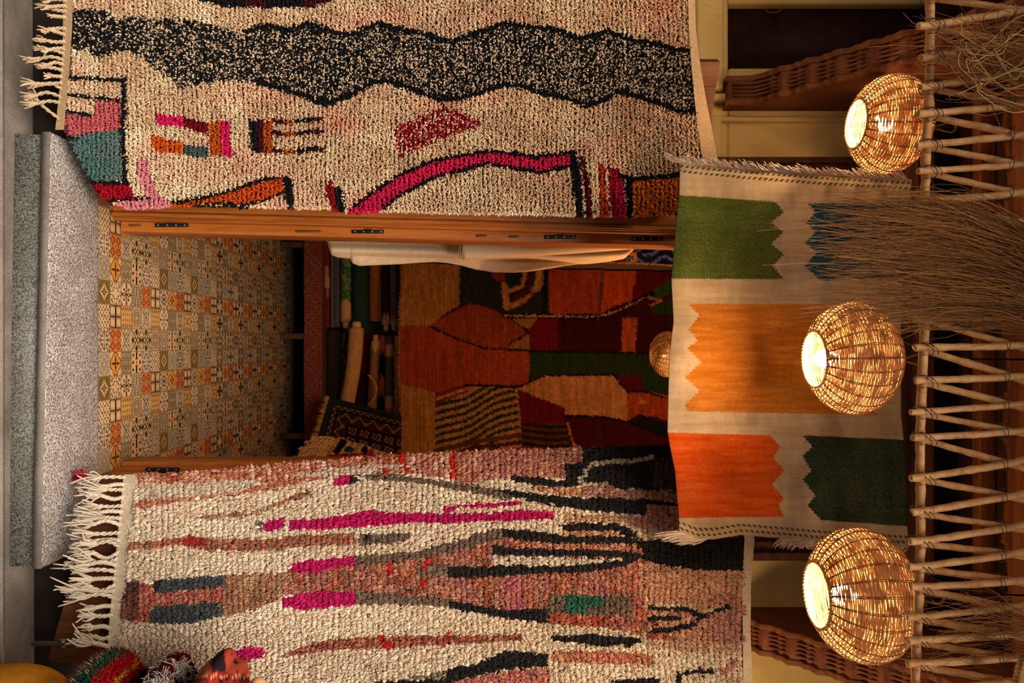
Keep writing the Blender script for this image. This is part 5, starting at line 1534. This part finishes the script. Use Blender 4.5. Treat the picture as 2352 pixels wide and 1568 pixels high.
# ---- red and blue shaggy rug on the left inner wall
def sideR(x, y):
    n = len(x); c = np.tile(np.array([120, 26, 24.]), (n, 1))
    k = fbm(x / 9, y / 7, 97, 2)
    q = x > 1445 + 8 * np.sin(y / 6); c[q] = (26, 26, 34); c[q & (np.abs(((y - 566) + 9 * np.sin(x / 12.0)) % 22 - 11) < 4.5) & (k > .4)] = (84, 104, 190)
    q = (x > 1436) & (x < 1462); c[q & (k > .5)] = (206, 130, 72); c[q & (k < .42)] = (70, 80, 140)
    c[(y < 560) & (x > 1480)] = (214, 92, 56); c[(x < 1378) & (x > 1350)] = (40, 34, 30); c[x < 1350] = (150, 60, 30)
    return lin(np.clip(c * (.75 + .5 * vn(x / 3, y / 2.4, 98))[:, None], 3, 255))


sr = thing('shaggy_rug', P(1290, 580, 5.2), 'red and blue speckled rug hanging inside behind the cream cloths', 'rug')
mb = MB(); masksheet(mb, [(1270, 520), (1600, 520), (1600, 614), (1500, 607), (1400, 603), (1340, 605), (1270, 608)], lambda x, y: 5.2 - .01 * vn(x / 3, y / 3), sideR, 2.2); mb.build('wool_field', M['inner'], sr)
n = 260; ex = RNG.uniform(1345, 1590, n); ey = np.interp(ex, [1340, 1400, 1500, 1600], [604, 603, 607, 614])
mb = MB(); tufts(mb, P(ex, ey - 2, 5.195), np.stack([np.ones(n), -.3 + 0 * ex, RNG.randn(n) * .5], -1), RNG.uniform(.008, .016, n), RNG.uniform(.004, .006, n), RNG.randn(n, 3) * .2, lin(np.array([206, 150, 96.]) * RNG.uniform(.7, 1.1, (n, 1))))
tag(mb.build('side_binding', M['yarn'], sr), 'cream bound edge', kind='stuff')

# ---- cream canvas cloths behind the left post
CVP = np.array([(752, 547), (757, 566), (763, 584), (775, 589), (806, 592), (812, 604), (826, 609), (870, 607), (915, 605), (960, 602), (1000, 601), (1030, 603), (1060, 608), (1095, 618), (1130, 625), (1180, 626), (1215, 623), (1260, 616), (1300, 610), (1350, 604), (1400, 598), (1432, 592), (1446, 580), (1462, 562), (1466, 545)])


def canv(name, label, edge, Df, colr, y0=524):
    o = thing(name, P(float(edge[0][0]), 560, 4.0), label, 'cloth')
    e = np.asarray(edge, float); nx, ny = 260, 40
    s = np.linspace(0, len(e) - 1, nx); ex = np.interp(s, np.arange(len(e)), e[:, 0]); ey = np.interp(s, np.arange(len(e)), e[:, 1])
    t = np.linspace(0, 1, ny) ** .8
    x = ex[:, None] + 0 * t; y = y0 + (ey[:, None] - y0) * t[None]
    # hem rounds away from the eye
    D = Df(x, y, t[None] + 0 * x)
    c = np.tile(lin(colr), (nx * ny, 1)) * (.86 + .2 * fbm(x.ravel() / 7, y.ravel() / 5, 99, 2))[:, None]
    mb = MB(); mb.add(P(x, y, D).reshape(-1, 3), gridfaces(nx, ny), c); q = mb.build('cloth_fold', M['canvas'], o)
    m = q.modifiers.new('thickness', 'SOLIDIFY'); m.thickness = .006
    return o


canv('canvas_cloth', 'cream canvas cloth hanging in soft folds behind the left door post', CVP,
     lambda x, y, t: 4.05 + .03 * t ** 6 - .05 * np.exp(-((y - 575 - .02 * (x - 800)) / 13.0) ** 2) + .03 * np.exp(-((y - 592 - .03 * (x - 1000)) / 7.0) ** 2) * np.clip((x - 780) / 60, 0, 1) - .03 * np.sin((x - 1180) / 60 + y / 14.0) * np.clip((x - 1000) / 100, 0, 1), (246, 222, 186))
cvr = thing('canvas_roll', P(1058, 577, 3.88), 'rolled length of cream canvas standing upright against the left post', 'cloth')
u = np.linspace(0, 1, 40); x = 1062 + 388 * u; yc = 576 - 13 * u; hw = np.interp(u, [0, .5, .85, 1], [19, 17, 12, 9])
mb = MB(); tube(mb, P(x, yc, 3.88), hw / F * 3.88, 22, lin((246, 220, 184)), flat=.8); mb.build('roll', M['canvas'], cvr)
t = np.linspace(0, 7 * math.pi, 160); ce = P(1060, 576, 3.88); r = (3 + 16 * t / t[-1]) / F * 3.88
for k in range(2):
    mb = MB() if k == 0 else mb
    tube(mb, np.stack([ce[0] + r * np.cos(t), ce[1] + .8 * r * np.sin(t), 0 * t + ce[2] - .004 - .008 * k], -1), .0028, 5, lin((206, 176, 140)))
mb.build('spiral_end', M['canvas'], cvr)

# ---- dark oriental rug leaning over the right pile
def orient(a, b):
    c = np.zeros(a.shape + (3,)); c[:] = (30, 42, 30)
    d = np.minimum(np.minimum(a, b), 9)            # distance from the two bound edges
    def ring(lo, hi, k): c[(d > lo) & (d < hi)] = k
    ring(.10, .12, (14, 16, 14)); ring(.12, .22, (52, 34, 26)); ring(.22, .25, (14, 16, 14)); ring(.25, .48, (56, 32, 24)); ring(.48, .51, (14, 14, 14)); ring(.51, 9, (40, 24, 20))
    s = np.where(a < b, b, a)
    q = (d > .13) & (d < .21) & (np.sin(s * 46) * np.sin(d * 70) > .1); c[q] = (116, 96, 58)
    f = (s * 3.6) % 1
    st = .28 + .17 * np.floor(np.abs(f - .5) * 2 * 5) / 5
    q = (d > .25) & (d < .48) & (np.abs(d - st) < .012); c[q] = (164, 122, 72)
    q = (d > .30) & (d < .46) & (np.abs(d - .40) + np.abs(((s * 3.6 + .5) % 1) - .5) * .3 < .05); c[q] = (146, 74, 36)
    q = (d > .53)
    rr = np.hypot(((a * 4.2) % 1) - .5, ((b * 4.2) % 1) - .5); tt = np.arctan2(((b * 4.2) % 1) - .5, ((a * 4.2) % 1) - .5)
    c[q & (np.abs(rr - .30 - .06 * np.cos(4 * tt + rr * 6)) < .06)] = (140, 104, 62); c[q & (rr < .12)] = (120, 44, 30); c[q & (rr < .05)] = (170, 130, 80)
    return c


A, B_, C_, D_ = (757, 911), (922, 954), (922, 1060), (726, 1012)
orr = thing('oriental_rug', P(740, 1000, 5.72), 'dark green bordered oriental rug with stepped medallions leaning over the right pile', 'rug')
n1, n2 = 150, 130
a, b = np.meshgrid(np.linspace(0, 1, n1), np.linspace(0, 1, n2), indexing='ij')      # a along the upper edge, b away from it
px = (1 - b) * (A[0] + (B_[0] - A[0]) * a) + b * (D_[0] + (C_[0] - D_[0]) * a); py = (1 - b) * (A[1] + (B_[1] - A[1]) * a) + b * (D_[1] + (C_[1] - D_[1]) * a)
mb = MB(); cc = lin(orient(a * 1.55, b)).reshape(-1, 3)
mb.add(P(px, py, 5.74 - .12 * b + .02 * np.sin(a * 5)).reshape(-1, 3), gridfaces(n1, n2), cc)
q = mb.build('woven_field', M['inner'], orr); m = q.modifiers.new('thickness', 'SOLIDIFY'); m.thickness = .012; m.offset = 1
n = 150; t = RNG.rand(n); ex = 757 + (726 - 757) * t; ey = 911 + (1012 - 911) * t
mb = MB(); tufts(mb, P(ex, ey, 5.73 - .12 * t), np.stack([-.25 + RNG.randn(n) * .2, RNG.randn(n) * .2, -np.ones(n)], -1), RNG.uniform(.03, .06, n), RNG.uniform(.003, .005, n), RNG.randn(n, 3) * .1, lin(np.array([190, 140, 74.]) * RNG.uniform(.7, 1.1, (n, 1))))
tag(mb.build('end_fringe', M['yarn'], orr), 'short yellow end fringe', kind='stuff')

# ---- pink and cream rug with thick tassels, peeping past the right leaf
fg = thing('tasselled_rug', P(680, 1060, 4.6), 'cream and pink rug with thick tassels sticking out beside the right door post', 'rug')


def pinky(x, y):
    n = len(x); c = np.tile(np.array([214, 158, 92.]), (n, 1))
    def P_(pts, k): c[inpoly(x, y, pts)] = k
    P_([(784, 1006), (800, 1014), (775, 1044), (762, 1038)], (26, 22, 22)); P_([(792, 1026), (806, 1024), (815, 1032), (806, 1040), (790, 1036)], (30, 74, 62))
    P_([(700, 1060), (760, 1042), (830, 1040), (880, 1050), (960, 1056), (960, 1110), (690, 1110)], (172, 30, 76)); P_([(736, 1054), (760, 1050), (766, 1060), (744, 1062)], (56, 16, 46))
    P_([(828, 1032), (838, 1022), (850, 1034), (838, 1046)], (54, 20, 48)); P_([(842, 1028), (860, 1036), (864, 1050), (850, 1046)], (206, 50, 90))
    q = (fbm(x / 10, y / 6, 101, 2) > .55) & (x > 720) & (y > 1044); c[q] = (206, 150, 88)
    return lin(np.clip(c * (.7 + .55 * vn(x / 3.4, y / 2.6, 102))[:, None], 3, 255))


mb = MB(); fp = [(765, 1006), (786, 1002), (800, 1012), (832, 1018), (870, 1034), (960, 1052), (960, 1110), (690, 1110), (716, 1062)]
masksheet(mb, fp, lambda x, y: 4.6 - (y - 1010) / 100 * .5 - .012 * np.abs(np.sin((x + y * .6) / 6.0)), pinky, 2.2); mb.build('wool_field', M['inner'], fg)
for k in range(12):
    t = k / 11; a = (766 - 52 * t, 1008 + 58 * t); L = 40 + 8 * math.sin(k * 2)
    Dk = 4.6 - (a[1] - 1010) / 100 * .5
    mb = MB(); twist(mb, P(a[0], a[1], Dk), P(a[0] - L, a[1] - 2 + 10 * t, Dk - .02), lin((206, 152, 86)), .012, 2, 5, .03, 500 + k); mb.build('tassel', M['yarn'], fg)

# ================================================================== HEAP OF GOODS AT THE LOWER RIGHT
def shag(root, name, ctr, ax, colf, n, ln, rad, front=True, matn='yarn', seed=0):
    rs = np.random.RandomState(seed)
    d = rs.randn(n, 3); d /= np.linalg.norm(d, axis=1)[:, None]
    d = d[d[:, 1] < .45]
    p = ctr + d * ax
    nrm = d / ax; nrm /= np.linalg.norm(nrm, axis=1)[:, None]
    m = len(p)
    mb = MB(); tufts(mb, p, nrm + rs.randn(m, 3) * .35, rs.uniform(.6, 1.2, m) * ln, rs.uniform(.7, 1.2, m) * rad, np.array([0, 0, -.35]) + rs.randn(m, 3) * .2, colf(p, rs))
    return mb.build(name, M[matn], root)


def ell(ctr, ax, n=40, e=1.0):
    th = np.linspace(0, 2 * math.pi, n, endpoint=False); ph = np.linspace(-math.pi / 2 + .01, math.pi / 2 - .01, n // 2)
    T, Ph = np.meshgrid(th, ph, indexing='ij')
    f = lambda v: np.sign(v) * np.abs(v) ** e
    v = np.stack([f(np.cos(Ph)) * f(np.cos(T)), f(np.cos(Ph)) * f(np.sin(T)), f(np.sin(Ph))], -1) * ax + ctr
    i = np.arange(n)[:, None] * (n // 2); i2 = ((np.arange(n) + 1) % n)[:, None] * (n // 2); j = np.arange(n // 2 - 1)[None]
    return v.reshape(-1, 3), np.stack([i + j, i2 + j, i2 + j + 1, i + j + 1], -1).reshape(-1, 4)


HD = 2.30
# yellow pouf
pc = np.array([1.29, HD + .08, .085]); pa = np.array([.275, .29, .225])
pf = thing('floor_pouf', (pc[0], pc[1], -.14), 'mustard and white pouf at the bottom of the heap in the lower right corner', 'pouf')
v, f = ell(pc, pa, 90, .8)
c = np.tile(np.array([222, 152, 46.]), (len(v), 1)); w = fbm(v[:, 0] * 9, v[:, 2] * 9, 110, 2)
pz = (v[:, 2] - pc[2]) / pa[2]
c[(np.abs(pz - .80) < .10 + .25 * (w - .5))] = (222, 208, 180); c[pz < -.2] = (222, 208, 180)
mb = MB(); mb.add(v, f, lin(c) * (.85 + .3 * RNG.rand(len(v), 1))); mb.build('cover', M['pile'], pf)


def bandc(p, rs):
    z = p[:, 2] + .05 * fbm(p[:, 0] * 12, p[:, 1] * 12, 111, 2) + .012 * rs.randn(len(p)) + (p[:, 0] - .97) * .3
    ks = [(.355, (190, 20, 26)), (.385, (24, 80, 56)), (.42, (206, 110, 26)), (.45, (196, 160, 128)), (.485, (20, 82, 58)), (.70, (176, 14, 26)), (9, (120, 16, 26))]
    c = np.zeros((len(p), 3)); done = np.zeros(len(p), bool)
    for t, k in ks:
        m = (z < t) & ~done; c[m] = k; done |= m
    m = (fbm(p[:, 0] * 30, p[:, 2] * 30, 112, 2) > .68) & (z > .5); c[m] = (206, 140, 40)
    m = (fbm(p[:, 0] * 24, p[:, 2] * 24, 113, 2) > .66) & (z > .5); c[m] = (30, 26, 44)
    return lin(np.clip(c * rs.uniform(.75, 1.15, (len(p), 1)), 4, 255))


sc = np.array([1.222, HD + .06, .445]); sa = np.array([.262, .26, .118])
sg = thing('shaggy_cushion', (sc[0], sc[1], .315), 'shaggy red cushion with green, orange and beige curved bands in the heap', 'cushion', 'shaggy cushions in the heap')
v, f = ell(sc, sa * .985, 50); mb = MB(); mb.add(v, f, lin((120, 20, 24))); mb.build('cover', M['pile'], sg)
shag(sg, 'shag_pile', sc, sa, bandc, 30000, .020, .0018, seed=1)


def blackc(p, rs):
    c = np.tile(np.array([24, 24, 34.]), (len(p), 1))
    w = fbm(p[:, 0] * 16, p[:, 2] * 16, 114, 2)
    c[w > .60] = (120, 16, 32)
    return lin(np.clip(c * rs.uniform(.7, 1.2, (len(p), 1)), 4, 255))


kc = np.array([1.215, HD + .04, .652]); ka = np.array([.25, .25, .052])
kg = thing('shaggy_cushion', (kc[0], kc[1], .575), 'shaggy black cushion with white fleecy tufts in the heap', 'cushion', 'shaggy cushions in the heap')
v, f = ell(kc, ka * .985, 50); mb = MB(); mb.add(v, f, lin((24, 22, 30))); mb.build('cover', M['pile'], kg)
shag(kg, 'shag_pile', kc, ka, blackc, 20000, .020, .0018, seed=2)
rs = np.random.RandomState(8); mb = MB()
for k in range(420):
    q = np.array([kc[0] - ka[0] + .012 + .045 * rs.rand() ** 1.5, 0, kc[2] + rs.uniform(-.035, .045)])
    a = np.array([q[0], kc[1] - ka[1] * math.sqrt(max(.0, 1 - ((q[0] - kc[0]) / ka[0]) ** 2 - ((q[2] - kc[2]) / ka[2]) ** 2)), q[2]])
    e = a + np.array([-.018, -.016, .0]) + rs.randn(3) * np.array([.014, .010, .018]); m = (a + e) / 2 + rs.randn(3) * .012
    tube(mb, spline([a, m, e], 8), .0010, 4, lin((214, 208, 196)) * rs.uniform(.7, 1.05))
tag(mb.build('fleecy_tufts', M['yarn'], kg), 'white curly fleece tufts', kind='stuff')

# printed cloth cushion on top
tcn = np.array([1.18, HD + .0, .802]); ta = np.array([.255, .24, .085])
tp = thing('printed_cushion', (tcn[0], tcn[1], .717), 'orange-red printed cloth cushion with a black stripe on top of the heap', 'cushion')
v, f = ell(tcn, ta, 150, .9)
v = v + ((v - tcn) / ta) * (.022 * (fbm(v[:, 0] * 16 + v[:, 2] * 9, v[:, 2] * 22, 120, 3) - .5) + .006 * np.sin(v[:, 2] * 80 + v[:, 0] * 40))[:, None]
pxx = CX + (v[:, 2] - H) / v[:, 1] * F; pyy = CY + v[:, 0] / v[:, 1] * F
c = np.tile(np.array([160, 64, 46.]), (len(v), 1))
c[pxx < 480] = (186, 100, 70)
c[(pxx - (pyy - 1500) * .08 > 484) & (pxx - (pyy - 1500) * .08 < 516)] = (28, 24, 26)
q = pyy > 1546 + 4 * np.sin(pxx / 14); c[q] = (138, 38, 32); c[q & (np.abs(pyy - 1560 - 5 * np.sin(pxx / 5)) < 5) & (np.sin(pxx / 2.5) > -.3)] = (44, 26, 28); c[q & (np.abs(pyy - 1553 - 3 * np.sin(pxx / 4)) < 1.6)] = (226, 150, 110)
q = (pxx > 530) & (pyy < 1546) & (fbm(pxx / 7, pyy / 7, 116, 2) > .60); c[q] = (48, 34, 34)
mb = MB(); mb.add(v, f, lin(c)); mb.build('cover', M['print'], tp)
lc = np.array([1.09, HD - .0, .918]); la = np.array([.10, .09, .04])
lp = thing('printed_pouch', (lc[0], lc[1], .878), 'small spotted cream pouch lying beside the printed cushion', 'pouch')
v, f = ell(lc, la, 90); c = np.tile(np.array([222, 176, 136.]), (len(v), 1)); w = fbm(v[:, 0] * 70, v[:, 2] * 120, 117, 2); c[w > .57] = (60, 36, 34); c[v[:, 2] < lc[2] - .02] = (120, 30, 40)
mb = MB(); mb.add(v, f, lin(c)); mb.build('cover', M['print'], lp)

# ================================================================== LIGHT AND CAMERA
w = bpy.data.worlds.new('sky'); SC.world = w; w.use_nodes = True
nt = w.node_tree; bg = nt.nodes['Background']; bg.inputs['Color'].default_value = (1.0, .92, .84, 1); bg.inputs['Strength'].default_value = .15


def lightobj(kind, name, loc, energy, color, size=.1, rot=None, **kw):
    L = bpy.data.lights.new(name, kind); L.energy = energy; L.color = color
    if kind == 'POINT' or kind == 'SPOT': L.shadow_soft_size = size
    if kind == 'SUN': L.angle = size
    for k, q in kw.items(): setattr(L, k, q)
    o = bpy.data.objects.new(name, L); o.location = loc
    if rot: o.rotation_euler = rot
    COL.objects.link(o)
    return o


from mathutils import Vector
def aim(o, d):
    o.rotation_euler = Vector(d).to_track_quat('-Z', 'Y').to_euler()


s = lightobj('SUN', 'daylight', (0, -3, 4), 6.6, (1.0, .87, .75), .9); aim(s, (-.12, 1.0, -1.02))
lightobj('POINT', 'shop_light', (.40, 3.9, 2.85), 46, (1.0, .56, .26), .12)
lightobj('POINT', 'fill_light_right', (1.62, 2.55, 2.35), 16, (1.0, .62, .30), .12)  # added fill with no visible source, brightens the wall by the right bracket
lightobj('POINT', 'fill_light_left', (-1.5, 2.3, 2.3), 7, (1.0, .60, .28), .12)  # weaker unseen fill added to lift the dark left wall

cam = bpy.data.cameras.new('camera'); co = bpy.data.objects.new('camera', cam); COL.objects.link(co)
cam.sensor_fit = 'HORIZONTAL'; cam.sensor_width = 36.0; cam.lens = F * 36.0 / 2352.0; cam.shift_x = (1176 - CX) / 2352.0
from mathutils import Matrix
# photograph taken in portrait and shown lying on its side: its right is up
co.matrix_world = Matrix(((0, -1, 0, 0), (0, 0, -1, 0), (1, 0, 0, H), (0, 0, 0, 1)))
cam.clip_start = .05
SC.camera = co
SC.view_settings.view_transform = 'Standard'
SC.view_settings.look = 'None'
SC.view_settings.exposure = 0.0
